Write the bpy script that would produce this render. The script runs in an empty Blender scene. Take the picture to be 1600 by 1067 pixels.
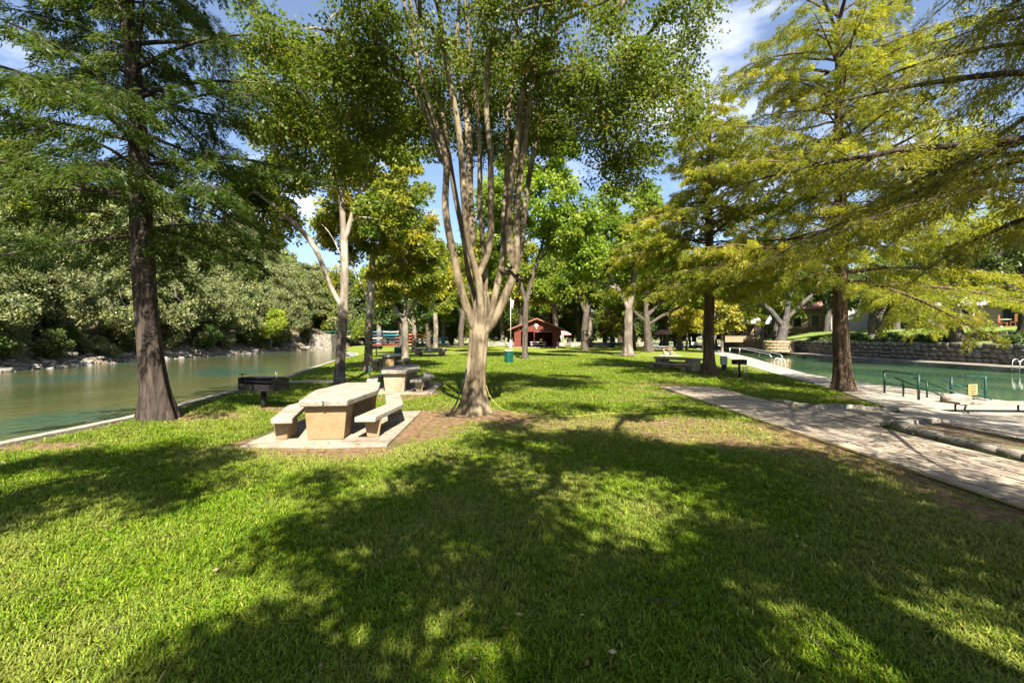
import bpy, bmesh, math, random
import numpy as np
from mathutils import Vector, Matrix
R = math.radians
rng = np.random.default_rng(7)
random.seed(7)
scene = bpy.context.scene
col = scene.collection

# ------------------------------------------------------------------ camera, sky, sun, exposure
cam_d = bpy.data.cameras.new('camera'); cam = bpy.data.objects.new('camera', cam_d); col.objects.link(cam)
EYE = 2.0
cam.location = (0, 0, EYE); cam.rotation_euler = (R(90), 0, 0)
cam_d.sensor_width = 36; cam_d.lens = 36 * 720 / 1600.0
cam_d.shift_y = -6.5 / 1600.0
cam_d.clip_start = 0.05; cam_d.clip_end = 3000
scene.camera = cam

SUN_EL, SUN_AZ = 46.0, 9.0          # sun stands behind the camera, a little to the right
tosun = Vector((math.sin(R(SUN_AZ)) * math.cos(R(SUN_EL)), -math.cos(R(SUN_AZ)) * math.cos(R(SUN_EL)), math.sin(R(SUN_EL))))
sd = bpy.data.lights.new('sun', 'SUN'); so = bpy.data.objects.new('sun', sd); col.objects.link(so)
sd.energy = 5.0; sd.angle = R(0.53); sd.color = (1.0, 0.93, 0.80)
so.rotation_euler = tosun.to_track_quat('Z', 'Y').to_euler(); so.location = (20, -40, 60)

world = bpy.data.worlds.new('World'); scene.world = world; world.use_nodes = True
wt = world.node_tree; wt.nodes.clear()
def wn(t, **k):
    n = wt.nodes.new(t)
    for a, b in k.items(): setattr(n, a, b)
    return n
sky = wn('ShaderNodeTexSky', sky_type='NISHITA', sun_disc=False)
sky.sun_elevation = R(SUN_EL); sky.sun_rotation = R(180 - SUN_AZ)
sky.air_density = 1.0; sky.dust_density = 0.6; sky.ozone_density = 4.0
tc = wn('ShaderNodeTexCoord'); mp = wn('ShaderNodeMapping'); mp.inputs['Scale'].default_value = (1, 1, 2.6)
mp.inputs['Location'].default_value = (0.35, 0.2, 0.1)
cn = wn('ShaderNodeTexNoise'); cn.inputs['Scale'].default_value = 2.3; cn.inputs['Detail'].default_value = 7; cn.inputs['Roughness'].default_value = 0.55
cr = wn('ShaderNodeValToRGB'); cr.color_ramp.elements[0].position = 0.53; cr.color_ramp.elements[1].position = 0.80; cr.color_ramp.elements[0].color = (.05, .05, .05, 1)
cm = wn('ShaderNodeMixRGB'); cm.inputs['Color2'].default_value = (9, 9, 10, 1)
bg = wn('ShaderNodeBackground'); bg.inputs['Strength'].default_value = 0.055
wo = wn('ShaderNodeOutputWorld')
L = wt.links.new
L(tc.outputs['Generated'], mp.inputs['Vector']); L(mp.outputs['Vector'], cn.inputs['Vector']); L(cn.outputs['Fac'], cr.inputs['Fac'])
L(cr.outputs['Color'], cm.inputs['Fac']); L(sky.outputs['Color'], cm.inputs['Color1']); L(cm.outputs['Color'], bg.inputs['Color']); L(bg.outputs['Background'], wo.inputs['Surface'])

scene.view_settings.view_transform = 'Standard'; scene.view_settings.look = 'None'
scene.view_settings.gamma = 1; scene.view_settings.use_curve_mapping = False
scene.view_settings.exposure = 2.0
scene.render.engine = 'CYCLES'
cy = scene.cycles
cy.max_bounces = 6; cy.diffuse_bounces = 4; cy.glossy_bounces = 3; cy.transmission_bounces = 4; cy.transparent_max_bounces = 4
cy.caustics_reflective = False; cy.caustics_refractive = False
cy.use_denoising = True
cy.sample_clamp_indirect = 6

# ------------------------------------------------------------------ helpers
def gz(x, y=0):
    """height of the lawn: flat, dropping a little to the pool deck"""
    t = np.clip((np.asarray(x, float) - 8.6) / 3.6, 0, 1)
    return -0.2 * t * t * (3 - 2 * t)
def at(px, py, z=0.0):
    """site survey: ground point seen at a picture position"""
    Y = 720 * (EYE - z) / (py - 527.0)
    return ((px - 800) * Y / 720, Y)
def tag(o, label=None, cat=None, group=None, kind=None):
    if label: o['label'] = label
    if cat: o['category'] = cat
    if group: o['group'] = group
    if kind: o['kind'] = kind
    return o
def empty(name, loc=(0, 0, 0), rz=0.0, label=None, cat=None, group=None):
    o = bpy.data.objects.new(name, None); col.objects.link(o); o.empty_display_size = 0.2
    o.location = loc; o.rotation_euler = (0, 0, rz)
    return tag(o, label, cat, group)
def link(name, me, mat=None, parent=None, loc=None):
    o = bpy.data.objects.new(name, me); col.objects.link(o)
    if mat is not None and not me.materials: me.materials.append(mat)
    if parent is not None: o.parent = parent
    if loc is not None: o.location = loc
    return o
def copy_tree(o, parent=None):
    c = o.copy(); col.objects.link(c); c.parent = parent
    for ch in list(o.children): copy_tree(ch, c)
    return c
def np_mesh(name, V, F, var=None, smooth=False, attr='var'):
    """V (n,3), F (m,k) int array of equal-size polygons"""
    V = np.asarray(V, np.float32); F = np.asarray(F, np.int32)
    me = bpy.data.meshes.new(name)
    me.vertices.add(len(V)); me.vertices.foreach_set('co', V.ravel())
    m, k = F.shape
    me.loops.add(m * k); me.loops.foreach_set('vertex_index', F.ravel())
    me.polygons.add(m); me.polygons.foreach_set('loop_start', np.arange(0, m * k, k, dtype=np.int32))
    me.polygons.foreach_set('loop_total', np.full(m, k, np.int32))
    if smooth: me.polygons.foreach_set('use_smooth', np.ones(m, bool))
    if var is not None:
        a = me.attributes.new(attr, 'FLOAT', 'POINT'); a.data.foreach_set('value', np.asarray(var, np.float32))
    me.update(calc_edges=True); me.validate()
    return me
class MB:
    """collects shapes into one mesh"""
    def __init__(s): s.v = []; s.f = []
    def add(s, vs, fs):
        b = len(s.v); s.v += [tuple(v) for v in vs]; s.f += [tuple(i + b for i in f) for f in fs]; return s
    def box(s, c, d, rz=0.0, top=(1, 1), bot=(1, 1)):
        hx, hy, hz = d[0] / 2, d[1] / 2, d[2] / 2; vs = []
        for z, sc in ((-hz, bot), (hz, top)):
            for x, y in ((-hx, -hy), (hx, -hy), (hx, hy), (-hx, hy)):
                X, Y = x * sc[0], y * sc[1]
                vs.append((c[0] + X * math.cos(rz) - Y * math.sin(rz), c[1] + X * math.sin(rz) + Y * math.cos(rz), c[2] + z))
        return s.add(vs, [(3, 2, 1, 0), (4, 5, 6, 7), (0, 1, 5, 4), (1, 2, 6, 5), (2, 3, 7, 6), (3, 0, 4, 7)])
    def prism(s, poly, z0, z1, sc=1.0, cen=(0, 0)):
        n = len(poly)
        vs = [(cen[0] + (x - cen[0]) * sc, cen[1] + (y - cen[1]) * sc, z0) for x, y in poly] + [(x, y, z1) for x, y in poly]
        return s.add(vs, [tuple(range(n - 1, -1, -1)), tuple(range(n, 2 * n))] + [(i, (i + 1) % n, n + (i + 1) % n, n + i) for i in range(n)])
    def tube(s, pts, r, n=8, cap=True):
        pts = [Vector(p) for p in pts]; rr = r if hasattr(r, '__len__') else [r] * len(pts)
        vs = []; 
        for i, p in enumerate(pts):
            t = (pts[min(i + 1, len(pts) - 1)] - pts[max(i - 1, 0)]).normalized()
            u = t.cross(Vector((0, 0, 1)) if abs(t.z) < 0.9 else Vector((1, 0, 0))).normalized(); w = t.cross(u)
            vs += [p + (u * math.cos(a) + w * math.sin(a)) * rr[i] for a in [2 * math.pi * k / n for k in range(n)]]
        fs = [(i * n + k, i * n + (k + 1) % n, (i + 1) * n + (k + 1) % n, (i + 1) * n + k) for i in range(len(pts) - 1) for k in range(n)]
        if cap: fs += [tuple(range(n - 1, -1, -1)), tuple(range((len(pts) - 1) * n, len(pts) * n))]
        return s.add(vs, fs)
    def lathe(s, prof, c=(0, 0, 0), n=16):
        vs = [(c[0] + r * math.cos(2 * math.pi * k / n), c[1] + r * math.sin(2 * math.pi * k / n), c[2] + z) for r, z in prof for k in range(n)]
        fs = [(i * n + k, i * n + (k + 1) % n, (i + 1) * n + (k + 1) % n, (i + 1) * n + k) for i in range(len(prof) - 1) for k in range(n)]
        return s.add(vs, fs + [tuple(range(n - 1, -1, -1)), tuple(range((len(prof) - 1) * n, len(prof) * n))])
    def mesh(s, name, smooth=False):
        me = bpy.data.meshes.new(name); me.from_pydata(s.v, [], s.f); me.update()
        if smooth: me.polygons.foreach_set('use_smooth', [True] * len(me.polygons))
        return me
    def build(s, name, mat, parent=None, smooth=False, bevel=0.0, loc=None):
        o = link(name, s.mesh(name, smooth), mat, parent, loc)
        if bevel:
            b = o.modifiers.new('bevel', 'BEVEL'); b.width = bevel; b.segments = 2; b.limit_method = 'ANGLE'
        return o
def wig(x, y, f=1.0, ph=0.0):
    """cheap smooth 2-d variation, about -1..1"""
    x = np.asarray(x) * f; y = np.asarray(y) * f
    return (np.sin(1.7 * x + 2.3 * y + ph) + np.sin(-2.9 * x + 1.3 * y + 1.7 * ph + 1) + np.sin(4.1 * x + 3.7 * y + 2.1 * ph + 4) * .7 + np.sin(6.3 * x - 7.1 * y + ph * .3) * .5 + np.sin(11.3 * x + 9.1 * y + ph) * .4) / 2.4

# ------------------------------------------------------------------ materials
MATS = {}
def mat_new(name):
    m = bpy.data.materials.new(name); m.use_nodes = True; m.node_tree.nodes.clear(); MATS[name] = m
    return m, m.node_tree
def nd(t, typ, ins=None, **k):
    n = t.nodes.new(typ)
    for a, b in k.items(): setattr(n, a, b)
    for a, b in (ins or {}).items():
        if isinstance(b, bpy.types.NodeSocket): t.links.new(b, n.inputs[a])
        else: n.inputs[a].default_value = b
    return n
def c4(c): return (c[0], c[1], c[2], 1)
def ramp(t, fac, stops):
    n = nd(t, 'ShaderNodeValToRGB', {'Fac': fac}); e = n.color_ramp.elements
    while len(e) < len(stops): e.new(0.5)
    for i, (p, c) in enumerate(stops): e[i].position = p; e[i].color = c4(c)
    return n.outputs['Color']
def surf(name, c0, c1, scale=6.0, rough=0.8, bump=0.3, stretch=(1, 1, 1), detail=6, spec=0.3, c2=None, scale2=1.0, metal=0.0, objrand=0.0, bdist=0.02, lo=.35, hi=.65):
    """two-tone noisy surface with relief; a broad second noise stains it with c2"""
    m, t = mat_new(name)
    co = nd(t, 'ShaderNodeTexCoord').outputs['Object']
    mpn = nd(t, 'ShaderNodeMapping', {'Vector': co, 'Scale': stretch}).outputs['Vector']
    n1 = nd(t, 'ShaderNodeTexNoise', {'Vector': mpn, 'Scale': scale, 'Detail': detail, 'Roughness': 0.62})
    colr = ramp(t, n1.outputs['Fac'], [(lo, c0), (hi, c1)])
    if c2 is not None:
        n2 = nd(t, 'ShaderNodeTexNoise', {'Vector': co, 'Scale': scale2, 'Detail': 5, 'Roughness': 0.6})
        f = ramp(t, n2.outputs['Fac'], [(0.45, (0, 0, 0)), (0.68, (1, 1, 1))])
        colr = nd(t, 'ShaderNodeMixRGB', {'Fac': f, 'Color1': colr, 'Color2': c4(c2)}).outputs['Color']
    if objrand:
        oi = nd(t, 'ShaderNodeObjectInfo').outputs['Random']
        v = nd(t, 'ShaderNodeMapRange', {'Value': oi, 'To Min': 1 - objrand, 'To Max': 1 + objrand}).outputs['Result']
        colr = nd(t, 'ShaderNodeHueSaturation', {'Color': colr, 'Value': v}).outputs['Color']
    b = nd(t, 'ShaderNodeBsdfPrincipled', {'Base Color': colr, 'Roughness': rough, 'Specular IOR Level': spec, 'Metallic': metal})
    if bump:
        bp = nd(t, 'ShaderNodeBump', {'Height': n1.outputs['Fac'], 'Strength': bump, 'Distance': bdist})
        t.links.new(bp.outputs['Normal'], b.inputs['Normal'])
    nd(t, 'ShaderNodeOutputMaterial', {'Surface': b.outputs['BSDF']})
    return m
def bark(name, dark, light, fx=9.0, fz=1.2, bump=0.8, patch=None, pscale=2.0, lo=.38, hi=.64, split=None):
    """upright furrows; optional pale patches; split = (height, lower dark, lower light): rough old bark below"""
    m, t = mat_new(name)
    co = nd(t, 'ShaderNodeTexCoord').outputs['Object']
    mpn = nd(t, 'ShaderNodeMapping', {'Vector': co, 'Scale': (fx, fx, fz)}).outputs['Vector']
    n1 = nd(t, 'ShaderNodeTexNoise', {'Vector': mpn, 'Scale': 1.0, 'Detail': 7, 'Roughness': 0.65, 'Distortion': 0.4})
    colr = ramp(t, n1.outputs['Fac'], [(lo, dark), (hi, light)])
    if patch is not None:
        n2 = nd(t, 'ShaderNodeTexNoise', {'Vector': nd(t, 'ShaderNodeMapping', {'Vector': co, 'Scale': (1, 1, .45)}).outputs['Vector'], 'Scale': pscale, 'Detail': 5})
        f = ramp(t, n2.outputs['Fac'], [(0.47, (0, 0, 0)), (0.58, (1, 1, 1))])
        colr = nd(t, 'ShaderNodeMixRGB', {'Fac': f, 'Color1': colr, 'Color2': c4(patch)}).outputs['Color']
    if split is not None:
        z = nd(t, 'ShaderNodeSeparateXYZ', {'Vector': co}).outputs['Z']
        zz = nd(t, 'ShaderNodeMath', {0: z, 1: n1.outputs['Fac']}, operation='ADD').outputs[0]
        f = nd(t, 'ShaderNodeMapRange', {'Value': zz, 'From Min': split[0] + .4, 'From Max': split[0] + .6}).outputs['Result']
        low = ramp(t, n1.outputs['Fac'], [(.38, split[1]), (.66, split[2])])
        colr = nd(t, 'ShaderNodeMixRGB', {'Fac': f, 'Color1': low, 'Color2': colr}).outputs['Color']
    b = nd(t, 'ShaderNodeBsdfPrincipled', {'Base Color': colr, 'Roughness': 0.85, 'Specular IOR Level': 0.2})
    bp = nd(t, 'ShaderNodeBump', {'Height': n1.outputs['Fac'], 'Strength': bump, 'Distance': 0.04})
    t.links.new(bp.outputs['Normal'], b.inputs['Normal'])
    nd(t, 'ShaderNodeOutputMaterial', {'Surface': b.outputs['BSDF']})
    return m
def leaf(name, stops, trans=0.42, tint=(1.25, 1.3, 0.55), rough=0.45, spec=0.35, orand=0.12):
    """leaf faces: 'var' picks the tone of each leaf; light passes through"""
    m, t = mat_new(name)
    a = nd(t, 'ShaderNodeAttribute', attribute_name='var').outputs['Fac']
    colr = ramp(t, a, stops)
    oi = nd(t, 'ShaderNodeObjectInfo').outputs['Random']
    v = nd(t, 'ShaderNodeMapRange', {'Value': oi, 'To Min': 1 - orand, 'To Max': 1 + orand}).outputs['Result']
    colr = nd(t, 'ShaderNodeHueSaturation', {'Color': colr, 'Value': v}).outputs['Color']
    b = nd(t, 'ShaderNodeBsdfPrincipled', {'Base Color': colr, 'Roughness': rough, 'Specular IOR Level': spec})
    tcx = nd(t, 'ShaderNodeMixRGB', {'Fac': 1.0, 'Color1': colr, 'Color2': c4(tint)}, blend_type='MULTIPLY').outputs['Color']
    tr = nd(t, 'ShaderNodeBsdfTranslucent', {'Color': tcx})
    mx = nd(t, 'ShaderNodeMixShader', {0: trans, 1: b.outputs['BSDF'], 2: tr.outputs['BSDF']})
    nd(t, 'ShaderNodeOutputMaterial', {'Surface': mx.outputs['Shader']})
    return m
def plain(name, c, rough=0.5, metal=0.0, spec=0.4):
    return surf(name, tuple(x * .85 for x in c), tuple(min(x * 1.12, .95) for x in c), 9, rough, 0.08, metal=metal, spec=spec)

concrete = surf('concrete_tan', (.195, .132, .066), (.25, .175, .095), 22, .85, .3, c2=(.185, .118, .055), scale2=3.2)
concrete_top = surf('concrete_top', (.23, .20, .158), (.31, .275, .225), 18, .85, .4, c2=(.17, .145, .11), scale2=3.5)
concrete_grey = surf('concrete_grey', (.22, .19, .15), (.34, .30, .25), 14, .9, .5, c2=(.13, .11, .085), scale2=2.0)
pad_mat = surf('concrete_pad', (.22, .18, .135), (.30, .255, .20), 16, .9, .5, c2=(.14, .105, .07), scale2=1.6)
deck_mat = surf('concrete_deck', (.25, .215, .178), (.33, .29, .245), 7, .9, .3, c2=(.25, .21, .17), scale2=.5)
paver_mat = surf('flagstone', (.22, .175, .132), (.32, .265, .205), 6, .88, .6, c2=(.16, .13, .10), scale2=1.6, objrand=.13)
mortar_mat = surf('mortar', (.12, .10, .08), (.19, .16, .13), 20, .95, .4)
stone_mat = surf('limestone', (.11, .095, .078), (.27, .24, .20), 5, .9, .9, c2=(.075, .068, .055), scale2=1.6, objrand=.22, bdist=.05)
stone_tan = surf('sandstone', (.22, .15, .09), (.36, .26, .165), 6, .9, .7, objrand=.2, bdist=.04)
rock_mat = surf('river_rock', (.15, .135, .115), (.33, .30, .255), 3, .9, .8, c2=(.11, .09, .07), scale2=1.1, objrand=.25, bdist=.05)
mulch_mat = surf('mulch', (.05, .032, .02), (.17, .11, .07), 30, .95, 1.0, c2=(.10, .11, .035), scale2=1.3)
black_metal = surf('black_iron', (.010, .010, .011), (.022, .021, .021), 20, .5, .15, metal=.3)
green_paint = surf('green_paint', (.006, .026, .019), (.010, .040, .029), 12, .45, .1)
can_green = surf('can_green', (.004, .045, .030), (.007, .07, .048), 10, .45, .1)
teal_paint = plain('teal_paint', (.018, .085, .066))
white_paint = plain('white_paint', (.52, .51, .49))
silver = plain('galvanised', (.62, .63, .64), .35, .8)
red_wood = surf('red_siding', (.085, .018, .010), (.135, .030, .016), 12, .7, .3, stretch=(1, 1, .2))
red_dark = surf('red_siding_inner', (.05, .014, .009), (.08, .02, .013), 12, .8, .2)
roof_red = surf('red_shingle', (.17, .075, .06), (.25, .12, .10), 14, .9, .4)
pink_cloth = plain('pink_cloth', (.50, .24, .24), .8)
dark_in = plain('dark_interior', (.018, .016, .015), .8)
wood = surf('brown_wood', (.13, .075, .04), (.24, .14, .075), 8, .75, .3, stretch=(1, 1, .15))
house_white = surf('house_white', (.40, .385, .35), (.48, .46, .42), 5, .85, .1)
house_tan = surf('house_tan', (.24, .175, .11), (.33, .25, .165), 6, .85, .3)
metal_roof = surf('metal_roof', (.40, .41, .42), (.48, .48, .48), 4, .4, .05)
grey_wood = surf('grey_pole', (.34, .33, .32), (.46, .45, .43), 7, .8, .3, stretch=(1, 1, .15))
glass_dark = plain('window_glass', (.02, .025, .03), .08, 0, .8)
hose_y = plain('hose_yellow', (.30, .25, .05)); hose_k = plain('hose_black', (.012, .013, .014))
skin_mat = plain('skin', (.46, .27, .18), .6); navy = plain('navy_cloth', (.012, .018, .045), .85); hair_mat = plain('hair', (.02, .014, .01), .6)

cy_bark = bark('cypress_bark', (.020, .0145, .011), (.072, .054, .042), 13, 1.0, 1.0)  # bark darkened so its colour carries the crown's shade on the river trunk
cy_bark_red = bark('cypress_bark_red', (.04, .026, .018), (.15, .098, .065), 12, .9, 1.0)
crape_bark = bark('crape_bark', (.058, .042, .025), (.155, .12, .072), 7, 2.0, 1.0, patch=(.205, .163, .102), pscale=3.4)
syc_bark = bark('sycamore_bark', (.14, .112, .085), (.25, .21, .165), 6, 2.0, .6, patch=(.32, .275, .22), pscale=2.2, split=(3.1, (.055, .045, .035), (.20, .165, .13)))
syc_bark2 = bark('sycamore_bark_tan', (.22, .18, .14), (.38, .32, .25), 6, 2.0, .4, patch=(.48, .42, .34), pscale=2.2, split=(3.4, (.06, .046, .034), (.19, .15, .11)))
pale_bark = bark('pale_bark', (.07, .055, .042), (.15, .122, .095), 6, 1.6, .7, patch=(.19, .158, .125), pscale=1.8)
dark_bark = bark('dark_bark', (.032, .026, .02), (.12, .095, .072), 9, 1.4, .9)
oak_bark = bark('oak_bark', (.035, .030, .027), (.12, .106, .095), 9, 1.6, .9)

G = lambda *a: [(p, c) for p, c in a]
lf_cy_dark = leaf('cypress_needles_green', G((0, (.030, .060, .008)), (.5, (.065, .105, .013)), (.82, (.125, .155, .022)), (1, (.22, .20, .04))), trans=.55)  # needle tones lowered, shade on the river cypress put into the colour
lf_cy_gold = leaf('cypress_needles_gold', G((0, (.125, .15, .014)), (.45, (.25, .265, .025)), (.8, (.41, .365, .042)), (1, (.46, .31, .055))), trans=.6)
lf_cy_olive = leaf('cypress_needles_olive', G((0, (.075, .085, .010)), (.45, (.16, .165, .018)), (.8, (.28, .24, .032)), (1, (.30, .19, .045))), trans=.55)
lf_crape = leaf('crape_leaves', G((0, (.045, .075, .008)), (.55, (.11, .15, .015)), (.9, (.20, .22, .026)), (1, (.28, .15, .03))), rough=.5, spec=.25, trans=.5)
lf_syc = leaf('sycamore_leaves', G((0, (.07, .12, .015)), (.4, (.16, .20, .022)), (.75, (.33, .31, .03)), (1, (.44, .30, .035))), trans=.52)
lf_green = leaf('bright_leaves', G((0, (.07, .12, .013)), (.5, (.155, .225, .024)), (.85, (.26, .31, .04)), (1, (.35, .32, .05))), trans=.54)
lf_mixed = leaf('autumn_green_leaves', G((0, (.06, .115, .014)), (.5, (.145, .195, .022)), (.85, (.27, .28, .035)), (1, (.36, .27, .05))), trans=.52)
lf_yellow = leaf('yellow_leaves', G((0, (.14, .16, .02)), (.5, (.32, .29, .035)), (1, (.46, .36, .05))), trans=.45)
lf_lime = leaf('lime_leaves', G((0, (.12, .18, .02)), (.5, (.25, .31, .03)), (1, (.38, .40, .05))), trans=.45)
lf_oak = leaf('oak_leaves', G((0, (.04, .062, .016)), (.55, (.09, .12, .03)), (1, (.18, .19, .06))), trans=.32, rough=.4)
lf_bank = leaf('bank_leaves', G((0, (.07, .09, .032)), (.5, (.17, .195, .075)), (.85, (.28, .29, .12)), (1, (.38, .34, .15))), trans=.36)
lf_shrub = leaf('shrub_leaves', G((0, (.03, .06, .014)), (.6, (.07, .12, .024)), (1, (.16, .19, .04))), trans=.3)

# ------------------------------------------------------------------ lawn with bare patches
XL = ([-20, 8.4, 11.25, 14, 17.3, 22.9, 30, 41, 50, 58, 65, 75, 90, 105, 140], [-9.9, -9.45, -9.35, -9.75, -10.25, -11.2, -12.9, -15.4, -16.8, -19.6, -23, -27, -32, -36, -38])
XR = ([-20, 15, 21, 24.5, 27.3, 33, 40, 48, 60, 80, 140], [16.9, 16.8, 16.7, 16.9, 17.4, 19.4, 22, 25, 29, 34, 44])
xl = lambda y: np.interp(y, *XL); xr = lambda y: np.interp(y, *XR)
def seg_d(x, y, x0, y0, x1, y1):
    dx, dy = x1 - x0, y1 - y0; t = np.clip(((x - x0) * dx + (y - y0) * dy) / (dx * dx + dy * dy), 0, 1)
    return np.hypot(x - x0 - t * dx, y - y0 - t * dy)
SPOTS = [(-3.6, 8.1, -2.4, 8.0, .38, .95), (-4.9, 8.6, -3.6, 7.95, .36, .8), (-1.9, 9.4, -1.9, 12, .6, 1.1), (-1.0, 11.6, -.2, 11.4, .85, 1.2), (.7, 10.6, 4.6, 10.8, .8, .6),
         (3.2, 9.4, 5.4, 8.2, .7, .8), (5.5, 5.0, 5.6, 10.5, .28, .85), (-6.9, 13.1, -5.6, 12.3, .35, 1.0), (-8.4, 11.6, -7.2, 11.6, .45, .85), (-9.0, 8.4, -8.0, 8.5, .3, .9),
         (-3.9, 14.9, -2.9, 16.5, .55, .8), (12.2, 16.6, 12.6, 15.4, .7, 1.0), (4.4, 17.6, 5.6, 16.6, .5, .5), (1.4, 43, 1.9, 42.4, 1.0, .8), (11.2, 25.2, 12, 25.4, .6, .8), (-8.2, 29, -7.6, 31, 1.0, .5), (7, 19.5, 5.5, 19, .5, .6)]
def dirt(x, y):
    d = np.zeros_like(x)
    for x0, y0, x1, y1, r, s in SPOTS:
        q = seg_d(x, y, x0, y0, x1, y1) / r + .33 * wig(x, y, 1.6, r * 9) + .28 * wig(x, y, 5.2, r * 5)
        d = np.maximum(d, s * np.clip(1.35 - q * .75, 0, 1))
    d += .30 * np.clip(wig(x, y, .55, 3.0) - .45, 0, 1) + .25 * np.clip(wig(x, y, 2.3, 1.0) - .6, 0, 1)
    return np.clip(d, 0, 1)
def dry(x, y):
    d = np.clip(.24 + .34 * wig(x, y, .45, 2.0) + .30 * wig(x, y, 1.9, 5.0), 0, 1)
    for x0, y0, x1, y1, r, s in [(.5, 10.3, 5.3, 9.6, 1.5, .9), (4.5, 4.5, 5.6, 9.5, 1.1, .8), (-5, 7.9, -1.5, 7.9, .9, .7), (-2, 14.0, 3, 15.0, 1.0, .35), (1.0, 21, 6, 19, 1.2, .5)]:
        d = np.maximum(d, s * np.clip(1.3 - seg_d(x, y, x0, y0, x1, y1) / r, 0, 1))
    return np.clip(d, 0, 1)
rows = np.concatenate([np.arange(-14, 0, .5), np.arange(0, 22, .16), np.arange(22, 50, .5), np.arange(50, 131, 2.0)])
NC = 170
u = np.linspace(0, 1, NC)
X = xl(rows)[:, None] + (xr(rows) - xl(rows))[:, None] * u[None]; Y = np.repeat(rows[:, None], NC, 1)
Z = gz(X) + .012 * wig(X, Y, .8, .3)
idx = np.arange(len(rows) * NC).reshape(len(rows), NC)
F = np.stack([idx[:-1, :-1], idx[:-1, 1:], idx[1:, 1:], idx[1:, :-1]], -1).reshape(-1, 4)
Xf, Yf = X.ravel(), Y.ravel()
lawn_me = np_mesh('lawn', np.stack([Xf, Yf, Z.ravel()], 1), F, dirt(Xf, Yf), True, 'dirt')
a = lawn_me.attributes.new('dry', 'FLOAT', 'POINT'); a.data.foreach_set('value', dry(Xf, Yf).astype(np.float32))
a = lawn_me.attributes.new('turf', 'FLOAT', 'POINT'); a.data.foreach_set('value', np.clip((np.hypot(Xf, Yf) - 12) / 18, 0, 1).astype(np.float32))
m, t = mat_new('lawn_ground')
co = nd(t, 'ShaderNodeTexCoord').outputs['Object']
n1 = nd(t, 'ShaderNodeTexNoise', {'Vector': co, 'Scale': 55.0, 'Detail': 6, 'Roughness': .7})
n2 = nd(t, 'ShaderNodeTexNoise', {'Vector': co, 'Scale': 7.0, 'Detail': 6, 'Roughness': .65})
gcol = ramp(t, n1.outputs['Fac'], [(.3, (.04, .07, .005)), (.52, (.125, .17, .012)), (.75, (.25, .275, .035))])
thatch = ramp(t, n1.outputs['Fac'], [(.3, (.030, .045, .010)), (.7, (.11, .12, .035))])
da = nd(t, 'ShaderNodeAttribute', attribute_name='dirt').outputs['Fac']; ya = nd(t, 'ShaderNodeAttribute', attribute_name='dry').outputs['Fac']; ta = nd(t, 'ShaderNodeAttribute', attribute_name='turf').outputs['Fac']
gmix = nd(t, 'ShaderNodeMixRGB', {'Fac': ta, 'Color1': thatch, 'Color2': gcol}).outputs['Color']
drycol = ramp(t, n1.outputs['Fac'], [(.3, (.12, .10, .035)), (.7, (.32, .27, .11))])
yf = nd(t, 'ShaderNodeMath', {0: ya, 1: .6}, operation='MULTIPLY').outputs[0]
gmix = nd(t, 'ShaderNodeMixRGB', {'Fac': yf, 'Color1': gmix, 'Color2': drycol}).outputs['Color']
dirtcol = ramp(t, n2.outputs['Fac'], [(.3, (.085, .050, .026)), (.5, (.185, .115, .060)), (.7, (.30, .205, .115))])
dsum = nd(t, 'ShaderNodeMath', {0: da, 1: nd(t, 'ShaderNodeMath', {0: n1.outputs['Fac'], 1: .5}, operation='SUBTRACT').outputs[0]}, operation='ADD').outputs[0]
df = nd(t, 'ShaderNodeMapRange', {'Value': dsum, 'From Min': .25, 'From Max': .55}).outputs['Result']
fin = nd(t, 'ShaderNodeMixRGB', {'Fac': df, 'Color1': gmix, 'Color2': dirtcol}).outputs['Color']
b = nd(t, 'ShaderNodeBsdfPrincipled', {'Base Color': fin, 'Roughness': .9, 'Specular IOR Level': .15})
bp = nd(t, 'ShaderNodeBump', {'Height': n1.outputs['Fac'], 'Strength': .9, 'Distance': .05}); t.links.new(bp.outputs['Normal'], b.inputs['Normal'])
nd(t, 'ShaderNodeOutputMaterial', {'Surface': b.outputs['BSDF']})
lawn = tag(link('lawn', lawn_me, m), kind='structure')

# far ground beyond the island, both ways
far_mat = surf('far_ground', (.07, .11, .025), (.20, .22, .07), .8, .95, .3, c2=(.26, .20, .12), scale2=.05)
o = MB().add([(-400, 130.9, -.004), (500, 130.9, -.004), (900, 1500, .6), (-900, 1500, .6)], [(0, 1, 2, 3)]).build('far_ground', far_mat); tag(o, kind='structure')

# ------------------------------------------------------------------ water
def water(name, cA, cB, cC, sc, rough, wave, bstr):
    m, t = mat_new(name)
    co = nd(t, 'ShaderNodeTexCoord').outputs['Object']
    mv = nd(t, 'ShaderNodeMapping', {'Vector': co, 'Scale': (1, .45, 1)}).outputs['Vector']
    n1 = nd(t, 'ShaderNodeTexNoise', {'Vector': mv, 'Scale': sc, 'Detail': 5, 'Roughness': .6})
    base = ramp(t, n1.outputs['Fac'], [(.36, cA), (.52, cB), (.66, cC)])
    w1 = nd(t, 'ShaderNodeTexNoise', {'Vector': co, 'Scale': wave, 'Detail': 4, 'Roughness': .55})
    bp = nd(t, 'ShaderNodeBump', {'Height': w1.outputs['Fac'], 'Strength': bstr, 'Distance': .06})
    b = nd(t, 'ShaderNodeBsdfPrincipled', {'Base Color': base, 'Roughness': rough, 'IOR': 1.33, 'Specular IOR Level': .5, 'Normal': bp.outputs['Normal']})
    nd(t, 'ShaderNodeOutputMaterial', {'Surface': b.outputs['BSDF']}); return m
riv = water('river_water', (.045, .060, .020), (.075, .078, .030), (.022, .075, .055), .11, .06, 2.6, .55)
pool_m = water('pool_water', (.024, .066, .030), (.045, .10, .047), (.09, .135, .06), .16, .03, 1.3, .16)
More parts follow.
